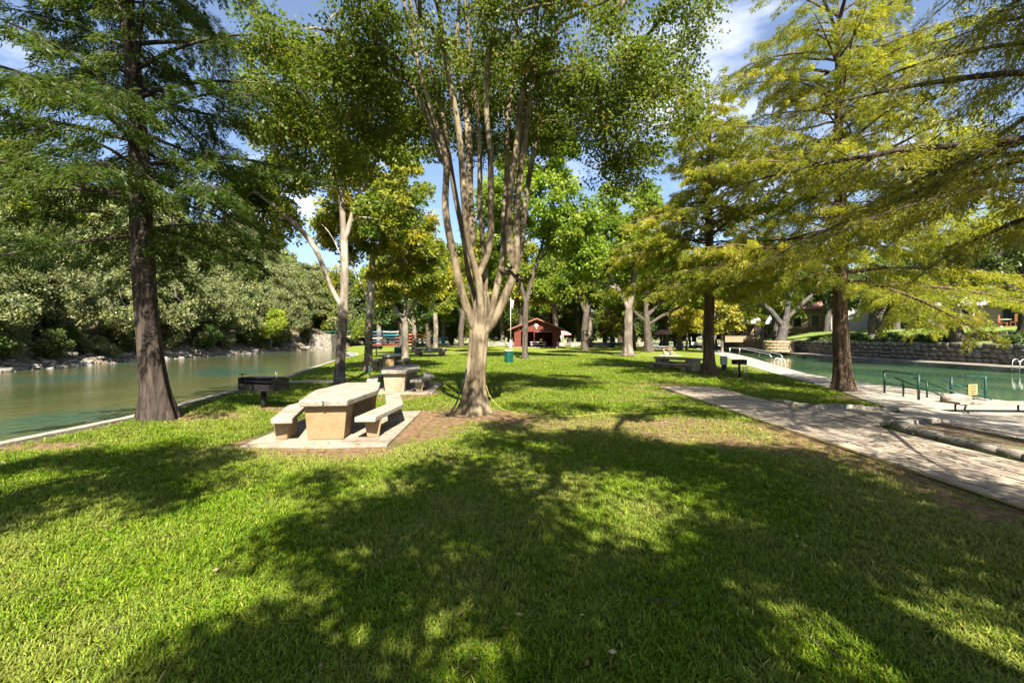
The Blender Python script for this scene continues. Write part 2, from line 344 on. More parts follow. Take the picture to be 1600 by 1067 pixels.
ys = [-60] + list(np.arange(-20, 141, 4.0)) + [140.5]
mb = MB(); vs = []; fs = []
for i, y in enumerate(ys):
    vs += [(-60, y, -.55), (float(xl(y)) - .02, y, -.55)]
    if i: fs.append((2 * i - 2, 2 * i - 1, 2 * i + 1, 2 * i))
tag(mb.add(vs, fs).build('river_water', riv), kind='structure')
mb = MB(); vs = []; fs = []
for i, y in enumerate(ys):
    vs += [(float(xr(y)) + .02, y, -.5), (max(float(xr(y)) + 3, 52.0), y, -.5)]
    if i: fs.append((2 * i - 2, 2 * i - 1, 2 * i + 1, 2 * i))
tag(mb.add(vs, fs).build('pool_water', pool_m), kind='structure')

# ------------------------------------------------------------------ left bank: rocky shore and wooded hill
BX = ([-60, 0, 33, 48, 75, 97, 140], [-34, -35, -37, -40, -41.5, -40, -41])     # water line of the far shore
def hillz(x, y):
    d = np.interp(y, *BX) - x                 # distance behind the water line
    z = -1.2 + 1.1 * np.clip((d + 1) / 2.2, 0, 1) + 2.6 * np.clip((d - 1.5) / 6, 0, 1) ** .8
    z = z + 30 * np.clip((d - 7) / 66, 0, 1) ** 1.1
    return z + np.clip(d + .5, 0, 2) * .14 * wig(x, y, .7, 2) + np.clip(d, 0, 30) * .02 * wig(x, y, .2, 1)
hy = np.concatenate([np.arange(-60, 120, 1.2), np.arange(120, 260, 4)]); dd = np.concatenate([np.arange(-3, 14, .6), np.arange(14, 120, 4.0)])
HX = np.interp(hy, *BX)[:, None] - dd[None]; HY = np.repeat(hy[:, None], len(dd), 1)
idx = np.arange(HX.size).reshape(HX.shape)
F = np.stack([idx[:-1, :-1], idx[1:, :-1], idx[1:, 1:], idx[:-1, 1:]], -1).reshape(-1, 4)
hill_mat = surf('hill_ground', (.075, .05, .032), (.23, .165, .11), 1.2, .95, .8, c2=(.05, .06, .022), scale2=.35, bdist=.15)
hill = tag(link('river_bank_hill', np_mesh('river_bank_hill', np.stack([HX, HY, hillz(HX, HY)], -1).reshape(-1, 3), F, None, True), hill_mat), kind='structure')

# right bank: ledge, retaining wall, rising lawn
WX = ([-60, 20, 31, 50, 79, 100, 140], [35.2, 35.2, 35.2, 35.4, 40.5, 44.5, 52])    # water side of the ledge
wx = lambda y: np.interp(y, *WX)
def bankz(x, y):
    d = x - wx(y)
    return 1.45 + 1.55 * np.clip((d - 3) / 9, 0, 1) + .03 * np.clip(d - 12, 0, 60) + .03 * wig(x, y, .5)
by = np.concatenate([np.arange(-10, 132, 1.5)]); bd = np.concatenate([np.arange(2.35, 16, .8), np.arange(16, 120, 6)])
BXX = wx(by)[:, None] + bd[None]; BYY = np.repeat(by[:, None], len(bd), 1)
idx = np.arange(BXX.size).reshape(BXX.shape)
F = np.stack([idx[:-1, :-1], idx[:-1, 1:], idx[1:, 1:], idx[1:, :-1]], -1).reshape(-1, 4)
bank_mat = surf('bank_grass', (.05, .10, .014), (.15, .23, .035), 9, .95, .5, c2=(.17, .19, .045), scale2=.4)
tag(link('bank_lawn', np_mesh('bank_lawn', np.stack([BXX, BYY, bankz(BXX, BYY)], -1).reshape(-1, 3), F, None, True), bank_mat), kind='structure')
mb = MB(); vs = []; fs = []
for i, y in enumerate(by):
    w = float(wx(y)); vs += [(w, y, -1.0), (w, y, -.12), (w + 2.2, y, -.06), (w + 2.2, y, -1.0)]
    if i:
        k = 4 * i; fs += [(k - 4, k - 3, k + 1, k), (k - 3, k - 2, k + 2, k + 1)]
ledge_mat = surf('ledge_concrete', (.14, .12, .10), (.26, .23, .195), 3, .9, .4, c2=(.085, .075, .06), scale2=.5)
tag(mb.add(vs, fs).build('pool_ledge', ledge_mat), kind='structure')

# ------------------------------------------------------------------ trees
def frames(P):
    T = np.gradient(P, axis=0); T /= np.linalg.norm(T, axis=1)[:, None] + 1e-9
    ref = np.array([0, 0, 1.0]) if abs(T[0, 2]) < .8 else np.array([0, 1.0, 0])
    U = np.cross(T, ref); U /= np.linalg.norm(U, axis=1)[:, None] + 1e-9
    return U, np.cross(T, U)
class Tubes:
    def __init__(s): s.V = []; s.F = []; s.n = 0
    def add(s, P, r, n=5, lobes=None):
        P = np.asarray(P, float); r = np.asarray(r, float); U, W = frames(P)
        a = np.arange(n) * 2 * np.pi / n
        rr = np.repeat(r[:, None], n, 1)
        if lobes is not None: rr = rr * lobes(a, P)
        ring = P[:, None] + rr[..., None] * (U[:, None] * np.cos(a)[None, :, None] + W[:, None] * np.sin(a)[None, :, None])
        i = np.arange(len(P) - 1)[:, None] * n; k = np.arange(n)[None]; k2 = (k + 1) % n
        s.V.append(ring.reshape(-1, 3)); s.F.append(np.stack([i + k, i + k2, i + n + k2, i + n + k], -1).reshape(-1, 4) + s.n); s.n += len(P) * n
    def build(s, name, mat, parent):
        if not s.V: return None
        return link(name, np_mesh(name, np.concatenate(s.V), np.concatenate(s.F), None, True), mat, parent)
def leaves_mesh(name, C, D, N, Ln, Wd, var):
    """one folded diamond per leaf: base, side, tip, side"""
    S = np.cross(D, N); S /= np.linalg.norm(S, axis=1)[:, None] + 1e-9
    Nn = np.cross(S, D)
    l = Ln[:, None]; w = Wd[:, None]
    V = np.stack([C, C + D * l * .45 + S * w * .5 + Nn * w * .12, C + D * l, C + D * l * .45 - S * w * .5 + Nn * w * .12], 1).reshape(-1, 3)
    return np_mesh(name, V, np.arange(len(V)).reshape(-1, 4), np.repeat(var, 4))
def needles_mesh(name, C, D, N, Ln, Wd, var):
    """one slim pointed sliver per shoot"""
    S = np.cross(D, N); S /= np.linalg.norm(S, axis=1)[:, None] + 1e-9
    l = Ln[:, None]; w = Wd[:, None]
    V = np.stack([C + S * w * .5 + D * l * .3, C - S * w * .5, C + D * l], 1).reshape(-1, 3)
    return np_mesh(name, V, np.arange(len(V)).reshape(-1, 3), np.repeat(var, 3))
def unit(v): return v / (np.linalg.norm(v, axis=-1, keepdims=True) + 1e-9)
def smooth_path(pts, n):
    """Catmull-like resampling of a poly-line"""
    pts = np.asarray(pts, float); d = np.r_[0, np.cumsum(np.linalg.norm(np.diff(pts, axis=0), axis=1))]
    tt = np.linspace(0, d[-1], n); out = np.stack([np.interp(tt, d, pts[:, k]) for k in range(3)], 1)
    for _ in range(2): out[1:-1] = .25 * out[:-2] + .5 * out[1:-1] + .25 * out[2:]
    return out
def trunk_lobes(g, nl=5, amp=.22, zf=.5, base=.35, ridg=.05):
    ph = g.uniform(0, 6, 4)
    def f(a, P):
        z = P[:, 2:3]; fl = np.exp(-np.maximum(z, 0) / zf)
        return (1 + fl * (base + amp * np.cos(nl * a[None] + ph[0]) + amp * .6 * np.cos((nl + 2) * a[None] + ph[1])) + ridg * np.cos(7 * a[None] + ph[2] + z * .5) + ridg * .8 * np.cos(11 * a[None] + ph[3] - z * .4))
    return f
def broadleaf(name, loc, skel, r0, blobs, ntips, nleaf, lsize, bmat, lmat, seed, rz=0.0, label=None, group=None, tip_r=.006, clump=.6, lowest=None, stems_as='limb', stem_r=None, trunk_r=None, trunk_sides=16, lobes=None, twigs=5, vexp=1.0, droop=.25, cat='tree', scale=1.0, seglen=.5, rmin=.012, vbias=0.0, flat=.7):
    """skel: list of poly-lines (local), the first is the trunk from the ground; blobs: (cx,cy,cz,rx,ry,rz,weight)"""
    g = np.random.default_rng(seed)
    root = empty(name, loc, rz, label, cat, group); root.scale = (scale,) * 3
    P = []; par = []; chains = []
    for li, pl in enumerate(skel):
        L_ = np.sum(np.linalg.norm(np.diff(np.asarray(pl, float), axis=0), axis=1))
        q = smooth_path(pl, max(6, int(L_ / .35)))
        if li > 0:
            A = np.array(P); k = int(np.argmin(np.linalg.norm(A - q[0], axis=1))); start = k; q = q[1:] if np.linalg.norm(A[k] - q[0]) < .3 else q
        else: start = -1
        ch = [start] if start >= 0 else []
        for p in q:
            par.append(ch[-1] if ch else -1); P.append(p); ch.append(len(P) - 1)
        chains.append((ch, li))
    nsk = len(P)
    wts = np.array([b[6] for b in blobs], float); wts /= wts.sum()
    bi = g.choice(len(blobs), ntips, p=wts); bl = np.array(blobs)[:, :6]
    dirs = unit(g.normal(size=(ntips, 3))); rad = g.uniform(.25, 1, ntips) ** .45
    tips = bl[bi, :3] + dirs * rad[:, None] * bl[bi, 3:6]
    if lowest is not None: tips = tips[tips[:, 2] > lowest]
    A0 = np.array(P)
    start_min = np.array([np.min(np.linalg.norm(A0 - t_, axis=1)) for t_ in tips]); tips = tips[np.argsort(start_min)]
    zmin = A0[:, 2].min() + .22 * (A0[:, 2].max() - A0[:, 2].min())
    PA = np.zeros((nsk + len(tips) * 24, 3)); PA[:nsk] = A0; n = nsk
    for t_ in tips:
        Q = PA[:n]; dv = t_ - Q; dist = np.linalg.norm(dv, axis=1)
        cost = dist + .7 * np.maximum(0, Q[:, 2] - t_[2] + .1) + 6 * (Q[:, 2] < zmin)
        k = int(np.argmin(cost)); p0 = Q[k].copy(); ln = dist[k]
        if ln < .08: continue
        m_ = int(np.clip(ln / seglen, 2, 20)); s = np.linspace(0, 1, m_ + 1)[1:, None]
        pd = unit(p0 - PA[par[k]]) if par[k] >= 0 else np.array([0, 0, 1.0])
        ctrl = p0 + unit(pd * .6 + unit(t_ - p0) * .7 + np.array([0, 0, .25])) * ln * .5
        q = (1 - s) ** 2 * p0 + 2 * s * (1 - s) * ctrl + s * s * t_
        q[:-1] += g.normal(0, .05 * min(ln, 1.5) / 1.0, (m_ - 1, 3)) * .6
        ch = [k]
        for p in q:
            PA[n] = p; par.append(ch[-1]); ch.append(n); n += 1
        chains.append((ch, 99))
    PA = PA[:n]; par = np.array(par)
    area = np.full(n, 0.0); kids = np.zeros(n, int)
    for i in range(n): 
        if par[i] >= 0: kids[par[i]] += 1
    area[kids == 0] = 1.0
    for i in range(n - 1, -1, -1):
        area[i] += .06
        if par[i] >= 0: area[par[i]] += area[i]
    rad = (area / area[0]) ** .5 * r0; rad = np.maximum(rad, rmin)
    main = Tubes(); br = Tubes()
    for ch, li in chains:
        c = np.array(ch); p = PA[c]; r = rad[c].copy()
        if li == 0:
            if trunk_r: r = np.interp(p[:, 2], *trunk_r)
            main.add(p, r, trunk_sides, lobes or trunk_lobes(g)); continue
        r[0] = r[1] * 1.08 if len(r) > 1 else r[0]
        if stem_r and li == 99: r = np.minimum(r, np.linspace(.05, .012, len(r)))
        if li == 99: r[-1] = max(r[-1] * .5, rmin * .5)
        if stem_r and li != 99: r = np.minimum(r, np.linspace(stem_r[0], stem_r[1], len(r)) * g.uniform(.75, 1.15))
        sides = 10 if r[0] > .07 else (6 if r[0] > .03 else 4)
        if stems_as and li != 99:
            s1 = Tubes(); s1.add(p, r, 12, trunk_lobes(g, base=0, amp=0, ridg=.06)); s1.build(stems_as, bmat, root)
        else: br.add(p, r, sides)
    main.build('trunk', bmat, root)
    # clumps of leaves round the tips and along the outer shoots
    tipi = np.array([ch[-1] for ch, li in chains if li == 99]); tp = PA[tipi]; td = unit(PA[tipi] - PA[par[tipi]])
    for p, d in zip(tp, td):
        for _ in range(twigs):
            e = p + unit(d * .4 + g.normal(0, .6, 3)) * clump * g.uniform(.5, 1.1); e[2] -= droop * clump * .3
            br.add(np.stack([p - d * .05, (p + e) / 2 + g.normal(0, .03, 3), e]), np.array([rmin * .7, rmin * .5, rmin * .25]), 3)
    br.build('branches', bmat, root)
    ci = g.integers(0, len(tp), nleaf); cs = g.uniform(.6, 1.25, len(tp))[ci, None]
    off = unit(g.normal(size=(nleaf, 3))) * (g.uniform(0, 1, (nleaf, 1)) ** .5) * clump * cs; off[:, 2] *= flat; off[:, 2] -= droop * np.hypot(off[:, 0], off[:, 1])
    C = tp[ci] + off
    D = unit(off * .8 / clump + g.normal(0, .55, (nleaf, 3)) + np.array([0, 0, -.25])); N = unit(g.normal(0, .6, (nleaf, 3)) + np.array([0, 0, .55]))
    cv = g.uniform(0, 1, len(tp)); var = np.clip(.55 * cv[ci] + .45 * g.uniform(0, 1, nleaf), 0, 1) ** vexp + vbias
    Ls = lsize * g.uniform(.65, 1.3, nleaf)
    link('crown', leaves_mesh('crown', C, D, N, Ls, Ls * g.uniform(.5, .7, nleaf), np.clip(var, 0, 1)), lmat, root)
    return root
def cypress(name, loc, H, zlow, Rmax, r0, nprim, step, seed, bmat, lmat, lean=(0, 0), rz=0.0, label=None, group=None, ls=1.0, az=None, prof=None, sides=28, lobes=None, sec=.3, hang=.28, vbias=0.0, up=(.10, .75)):
    g = np.random.default_rng(seed)
    root = empty(name, loc, rz, label, 'tree', group)
    n = 40; z = np.linspace(0, H, n) ** 1.0; z = np.r_[np.linspace(0, 1.6, 12)[:-1], np.linspace(1.6, H, n)]
    P = np.stack([lean[0] * z + .05 * np.sin(z * .7 + seed), lean[1] * z + .05 * np.cos(z * .6 + seed), z - .12 * (z == 0)], 1)
    r = r0 * np.clip(1 - z / H, 0.012, 1) ** .55
    tr = Tubes(); tr.add(P, r, sides, lobes or trunk_lobes(g, 5, .24, .5, .62, .075)); tr.build('trunk', bmat, root)
    br = Tubes(); S0 = []; SD = []; SL = []; SC = []
    ga = g.uniform(0, 6)
    for i in range(nprim):
        zz = zlow + (H * .98 - zlow) * ((i + g.uniform(-.4, .4)) / nprim) ** 1.0; zz = np.clip(zz, zlow * .9, H * .98)
        f = (zz - zlow) / (H - zlow)
        ga += 2.4 + g.normal(0, .35); a_ = ga if az is None else g.uniform(*az)
        Lp = (prof(f) if prof else Rmax * (1 - f) ** .75) * g.uniform(.45, 1.15) + .3
        rise = up[0] + (up[1] - up[0]) * f + g.normal(0, .2)
        p0 = np.array([np.interp(zz, z, P[:, 0]), np.interp(zz, z, P[:, 1]), zz]); rb = .021 * Lp ** .75 * min(1, r0 * 3) + .008
        s = np.linspace(0, 1, 10); h = np.array([math.cos(a_), math.sin(a_), 0]); side = np.array([-h[1], h[0], 0])
        bend = g.normal(0, .2) * Lp
        q = p0 + h * (s * Lp)[:, None] + side * (bend * s ** 2)[:, None]; q[:, 2] += Lp * (rise * s - (.28 + .1 * rise) * s ** 2) + g.normal(0, .02, 10)
        br.add(q, rb * (1 - .9 * s), 6)
        cvar = g.uniform(0, 1)
        for j, sp in enumerate(np.arange(.2 * Lp + .2, Lp, sec)):
            t_ = sp / Lp; b0 = np.array([np.interp(t_, s, q[:, k]) for k in range(3)])
            ang = (1 if j % 2 else -1) * g.uniform(.6, 1.25) if sp < Lp - sec else 0
            d = np.array([h[0] * math.cos(ang) - h[1] * math.sin(ang), h[0] * math.sin(ang) + h[1] * math.cos(ang), g.uniform(-.55, .3)])
            l_ = (.25 + .42 * (Lp - sp)) * g.uniform(.6, 1.25); l_ = min(l_, 1.7)
            e = b0 + d * l_; e[2] -= hang * l_
            br.add(np.stack([b0, b0 + d * l_ * .55, e]), np.array([.009, .006, .003]) * (.6 + rb * 8), 3)
            S0.append(b0); SD.append(e - b0); SL.append(l_); SC.append(np.clip(cvar * .6 + g.uniform(0, .4), 0, 1))
    br.build('branches', bmat, root)
    S0 = np.array(S0); SD = np.array(SD); SL = np.array(SL); SC = np.array(SC)
    cnt = np.maximum((SL / step).astype(int), 2); ii = np.repeat(np.arange(len(S0)), cnt); N_ = len(ii)
    tt = g.uniform(.08, 1.02, N_) ; d = unit(SD[ii])
    sd_ = unit(np.cross(d, np.array([0, 0, 1.0]))) * g.choice([-1, 1], N_)[:, None]
    spread = .30 * (1.05 - tt * .7) * np.minimum(SL[ii], .9)
    lat = g.uniform(0, 1, N_) * spread
    C = S0[ii] + SD[ii] * tt[:, None] + sd_ * lat[:, None]; C[:, 2] += g.normal(0, .07, N_) - lat * .35
    D = unit(d * g.uniform(.4, 1, N_)[:, None] + sd_ * g.uniform(.2, 1.0, N_)[:, None] + np.stack([g.normal(0, .25, N_), g.normal(0, .25, N_), g.uniform(-.75, .05, N_)], 1))
    Nn = unit(g.normal(0, .65, (N_, 3)) + np.array([0, 0, .5]))
    ln = g.uniform(.07, .16, N_) * ls; var = np.clip(SC[ii] * .6 + g.uniform(0, .4, N_) + vbias, 0, 1)
    link('crown', needles_mesh('crown', C, D, Nn, ln, ln * g.uniform(.15, .27, N_) + .004, var), lmat, root)
    return root

def img(px, py, Y, ox=0, oy=0):   # survey of a limb at a known distance, relative to a base
    return ((px - 800) * Y / 720 - ox, Y - oy, EYE + (527 - py) * Y / 720)

# --- great crape myrtle in the middle
cx, cyy = at(742, 646)
g = np.random.default_rng(3)
cr_trunk = [(0, 0, -.1), (0, 0, .15), (.0, 0, .5), (.02, 0, 1.0), (.06, 0, 1.6), (.12, 0, 2.2), (.18, 0, 2.8), (.22, 0, 3.2)]
def stem(pts, dy):
    """pts: picture positions going up; dy: how far the stem top leans to or from the viewer"""
    out = []
    for i, (px, py) in enumerate(pts):
        f = i / (len(pts) - 1.0); out.append(img(px, py, cyy + dy * f ** 1.2 + np.clip(dy * .22, -.2, .2) * (1 - f), cx, cyy))
    out = np.array(out); out[2:-1] += g.normal(0, .055, (len(out) - 3, 3)) * np.array([1, 1, .3]); return [tuple(p) for p in out]
stems = [
    stem([(745, 515), (722, 470), (708, 425), (707, 385), (699, 320), (690, 250), (672, 165), (652, 90), (630, 10), (600, -120)], -.6),
    stem([(750, 500), (733, 440), (722, 380), (712, 310), (702, 240), (695, 180), (672, 110), (650, 20), (640, -110)], .9),
    stem([(752, 505), (752, 440), (738, 390), (728, 330), (722, 260), (716, 190), (703, 120), (690, 40), (670, -120)], -1.2),
    stem([(738, 392), (742, 360), (741, 335), (738, 310), (732, 240), (728, 180), (712, 100), (715, 0), (700, -140)], 1.4),
    stem([(755, 500), (760, 440), (758, 380), (750, 320), (748, 250), (744, 170), (738, 90), (728, 0), (715, -140)], .3),
    stem([(757, 420), (764, 395), (768, 365), (766, 320), (768, 250), (758, 160), (765, 80), (772, 0), (780, -140)], -1.6),
    stem([(765, 510), (775, 450), (784, 400), (788, 340), (790, 270), (795, 190), (802, 100), (805, 20), (800, -130)], 1.0),
    stem([(806, 428), (796, 400), (790, 365), (796, 310), (806, 230), (812, 150), (836, 60), (842, -20), (850, -150)], -.5),
    stem([(768, 515), (790, 460), (806, 425), (806, 380), (812, 320), (818, 250), (828, 170), (838, 90), (862, 40), (910, 20), (970, -10)], -.2),
    stem([(768, 512), (795, 455), (808, 420), (812, 360), (822, 290), (836, 210), (850, 130), (862, 70), (900, -10), (940, -110)], 1.6),
    stem([(690, 250), (668, 180), (640, 120), (600, 95), (560, 70), (520, 50)], .2),
    stem([(790, 270), (782, 200), (796, 120), (790, 40), (795, -120)], -2.0),
]
blobs = [(0, 2.4, 9.6, 3.6, 2.2, 1.6, 2), (0, 0, 10.6, 4.6, 4.2, 1.9, 3), (-4.0, 0, 8.6, 1.8, 2.4, 1.6, 1.5), (-2.6, .6, 8.7, 1.7, 2.2, 1.1, 1.2), (2.9, .4, 8.8, 2.0, 2.3, 1.3, 1.5), (4.4, 0, 7.9, 1.6, 1.8, 1.3, 1.1), (5.4, .6, 10, 1.4, 1.8, 1.1, .8), (.6, 2.6, 8.8, 2.4, 1.4, .9, 1.0),
         (0, -3, 9.8, 3.5, 2, 1.5, 1.2), (3.9, 1, 7.0, .9, 1.2, .6, .4), (-4.4, .3, 7.2, 1.0, 1.6, .8, .6)]
broadleaf('crape_myrtle', (cx, cyy, 0), [cr_trunk] + [[tuple(np.array(q[0]) * .5 + np.array([.07, 0, 1.9]) * .5)] + q if i in (0, 1, 2, 4, 6, 8, 9) else q for i, q in enumerate(stems) if i != 11], .40, blobs, 500, 128000, .096, crape_bark, lf_crape, 11, clump=.62, stems_as='stem', stem_r=(.108, .036), trunk_sides=40, trunk_r=([0, 1, 2, 2.6, 3.2], [.25, .235, .24, .255, .14]), lowest=6.2,
          lobes=trunk_lobes(np.random.default_rng(5), 5, .34, .36, .85, .10), label='big multi-stemmed tree with smooth tan bark, a hose leaning on its foot', twigs=5, droop=.35, rmin=.010)

# --- cypress by the river, left
bx, by_ = at(246, 656)
cypress('bald_cypress', (bx, by_, 0), 15.5, 4.2, 5.0, .26, 88, .0027, 21, cy_bark, lf_cy_dark, lean=(-.078, 0), label='tall dark cypress leaning over the river kerb, thick flared trunk', sec=.26, vbias=-.05,
        prof=lambda f: 4.9 * (1 - .55 * f))
# --- cypress beside the pool deck
bx, by_ = at(1316, 610, -.18)
cypress('bald_cypress', (bx, by_, -.2), 16.0, 4.2, 5.6, .29, 100, .0029, 22, cy_bark_red, lf_cy_gold, lean=(-.012, 0), label='reddish-barked golden-green cypress at the edge of the pool deck', sec=.30, prof=lambda f: 6.6 * (1 - .45 * f))
# --- cypress beside the grill
bx, by_ = at(1109, 583, -.05)
cypress('bald_cypress', (bx, by_, -.06), 16.5, 4.6, 4.6, .30, 100, .0062, 23, cy_bark_red, lf_cy_gold, lean=(-.005, 0), label='dark straight-trunked cypress shading a picnic table and post grill', ls=1.9, sec=.34, prof=lambda f: 5.4 * (1 - f) ** .5 + .3)
# --- cypress just outside the frame on the right, boughs reach in
cypress('bald_cypress', (10.0, 7.2, -.2), 12, 4.5, 6.8, .32, 76, .0038, 24, cy_bark, lf_cy_olive, ls=.8, label='cypress whose long boughs hang over the flagstone path and planting bed', sec=.25, prof=lambda f: 5.5 * (1 - .4 * f), vbias=.0, sides=20)

# --- shade tree behind the viewpoint
broadleaf('shade_tree', (4.5, -5.0, 0), [[(0, 0, -.1), (-.1, .1, 2.5), (-.3, .4, 5), (-.8, 1.2, 7)]], .34, [(-2.0, 2.8, 8.0, 4.4, 3.6, 1.5, 3), (2.2, 1.0, 7.6, 2.6, 3, 1.5, .9), (-4.0, 1.6, 7.6, 1.8, 2.4, 1.1, 1.2), (1.0, 4.6, 7.0, 2.6, 1.6, .9, .7), (-1.2, 8.6, 8.6, 4.2, 2.0, .8, .45), (0, 0, 8.0, 4.5, 2.6, 1.5, 2), (-1.2, 5.2, 8.0, 3.2, 1.6, 1.0, 1.3)], 175, 76000, .13, dark_bark, lf_green, 31,
          label='broad leafy tree that shades the near lawn', clump=.70, lowest=4.5, twigs=3)

broadleaf('shade_tree', (-7.6, -3.2, 0), [[(0, 0, -.1), (.1, .1, 2.5), (.4, .5, 4.6), (1.2, 1.6, 6.4)]], .26, [(2.4, 2.9, 7.2, 2.6, 2.0, 1.0, 2), (.4, 1.6, 7.0, 2, 1.8, 1, 1)], 80, 22000, .12, dark_bark, lf_green, 32, label='smaller leafy tree that shades the lawn by the river kerb', clump=.55, lowest=4.5, twigs=3)
# --- pale sycamores along the river
sx, sy = at(528, 601)
def lim(pts, dy=0.0, ox=sx, oy=sy):
    return [img(px, py, oy + dy * (i / (len(pts) - 1.0)), ox, oy) for i, (px, py) in enumerate(pts)]
syA = [lim([(531, 604), (531, 570), (534, 530), (537, 485), (539, 440), (538, 390), (536, 340), (532, 290), (526, 230), (524, 160), (520, 80)])] + [
    lim([(534, 480), (520, 455), (507, 425), (498, 395), (480, 368), (455, 345), (425, 318), (400, 300)], -1.0), lim([(540, 375), (550, 335), (560, 305), (585, 260), (600, 215)], 1.0),
    lim([(552, 335), (580, 322), (610, 322), (640, 325), (665, 312)], .6), lim([(530, 300), (505, 285), (480, 296)], -.8), lim([(550, 340), (570, 338), (600, 345), (612, 346)], -.5), lim([(537, 410), (520, 370), (505, 350), (488, 340)], .8)]
Zy = lambda py, Y=sy: EYE + (527 - py) * Y / 720
broadleaf('sycamore', (sx, sy, 0), syA, .19, [(-.3, 0, 11.5, 3.6, 3, 2.6, 3), (-2.6, 0, 8.8, 1.7, 2, 1.1, 1), (2.4, .4, 9.6, 1.8, 2, 1.2, .8), (-3.6, 0, 8.2, .8, 1, .6, .4), (1.2, .6, 8.0, .9, 1.2, .5, .25), (-3.2, 0, 7.0, 1.4, 1.5, 1.2, .7), (2.0, .4, 7.3, 1.6, 1.4, 1.0, .5)], 200, 34000, .17, syc_bark, lf_mixed, 41, clump=.6,
          label='sycamore with pale peeling upper trunk and dark lower trunk beside the numbered table', lowest=5.6, twigs=4)
tx, ty = at(575, 581)
lm2 = lambda pts, dy=0.0: lim(pts, dy, tx, ty)
broadleaf('sycamore', (tx, ty, 0), [lm2([(575, 584), (576, 550), (577, 510), (579, 472), (581, 430), (583, 380), (585, 330), (588, 270)]), lm2([(578, 480), (568, 450), (555, 425), (545, 400)], -.6), lm2([(581, 440), (600, 425), (615, 405), (630, 395)], .8), lm2([(584, 350), (575, 320), (570, 290)], .5)],
          .21, [(.6, 0, 9.8, 3.2, 3, 3.0, 3), (2.6, 0, 7.6, 1.8, 2, 1.8, 1.2), (-1.4, 0, 8.2, 1.4, 2, 1.6, .8), (1.4, .6, 5.8, 1.6, 1.4, .9, .5)], 170, 36000, .20, syc_bark2, lf_syc, 42, clump=.62, vbias=.05, label='yellowing sycamore with mottled trunk standing by the small tap', lowest=4.2)
# two yellow-green trees by the third table and one dark leafy
for i, (px, py, bm, lm_, r, lab) in enumerate([(633, 561, pale_bark, lf_syc, .28, 'yellowing tree with grey mottled trunk behind the round-ended table'), (626, 553, dark_bark, lf_shrub, .24, 'dark green leafy tree with black trunk beside a green bin'),
                                            (647, 549, pale_bark, lf_mixed, .3, 'thin pale-trunked tree by the white sunlit table'), (680, 541, dark_bark, lf_green, .35, 'low forked dark tree near the boat racks')]):
    x, y = at(px, py); s = y / 42.0
    cz = (8.2, 6.6, 9.5, 7.0)[i] * (1 if i < 3 else 1.2)
    broadleaf('riverside_tree', (x, y, 0), [[(0, 0, -.1), (.05, 0, 2), (-.05, .1, 4), (.2, 0, cz - .5), (.1, .2, cz + 2)], [(0, 0, 3.4), (-.9, 0, 4.6), (-2, .3, 6.0)], [(0, 0, 3.8), (.9, .2, 5.2), (1.8, 0, 7)]], r,
              [(.2, 0, cz, 3.6, 3, 2.6, 2), (-2.2, 0, cz - 1.6, 1.9, 2, 1.4, .8), (2.3, .3, cz - 1.2, 2, 2, 1.6, .8), (0, 0, cz + 3, 2.6, 2.4, 2, 1)], 130, 20000, .30, bm, lm_, 50 + i, clump=.75, label=lab, lowest=3.6, group=None, twigs=3, seglen=.7)
# --- tall tree in front of the hut
x, y = at(820, 561)
broadleaf('tall_tree', (x, y, 0), [[(0, 0, -.1), (0, 0, 1.5), (.05, 0, 3.5), (.1, 0, 5.2), (.7, 0, 7.5), (1.6, .3, 10.5), (2.4, .5, 14)], [(.1, 0, 5.0), (-.5, .1, 7.4), (-.9, .2, 10.5), (-1.2, 0, 14)], [(1.2, .1, 9), (3.4, .3, 11), (5, .4, 12.2)]], .25,
          [(.5, 0, 14.5, 5.2, 4.4, 3.6, 3), (-2.6, 0, 11.6, 2.6, 3, 2.4, 1.2), (4.2, .4, 12.2, 3.0, 3, 2.6, 1.5), (1.0, 0, 19, 4, 3.4, 2.6, 1.4), (5.6, 0, 9.6, 1.8, 2, 1.2, .5), (-2.0, 0, 8.6, 1.4, 1.5, 1, .3)], 210, 36000, .34, dark_bark, lf_green, 61, clump=.95, label='tall bright green tree with forked trunk in front of the red hut', lowest=7.2, twigs=3, seglen=.8)
# --- pale fluted tree right of the hut and its dark neighbour
x, y = at(981, 554)
broadleaf('pale_tree', (x, y, 0), [[(0, 0, -.1), (0, 0, 1.6), (.05, 0, 3.4), (.1, 0, 5.2), (-1.0, 0, 7.2), (-2.4, .2, 9.6), (-3.6, .3, 12)], [(.1, 0, 5.0), (.5, 0, 7.5), (.9, .2, 10.5), (1.5, 0, 14)], [(-1.2, 0, 7.6), (-3.0, 0, 8.2), (-4.6, 0, 8.6)]], .46,
          [(-2, 0, 13, 4.8, 4, 3.2, 3), (2, 0, 12.2, 3.4, 3.4, 3, 1.5), (-5, 0, 10.2, 2.2, 2.4, 1.6, 1), (0, 0, 17.5, 4.2, 3.6, 3, 1.5)], 170, 24000, .40, pale_bark, lf_green, 62, clump=1.05, label='pale fluted tree with leaning limbs on the open lawn', lowest=7.2, twigs=3, seglen=.9,
          lobes=trunk_lobes(np.random.default_rng(8), 5, .3, .6, .8, .08), trunk_sides=24)
x, y = at(1014, 548)
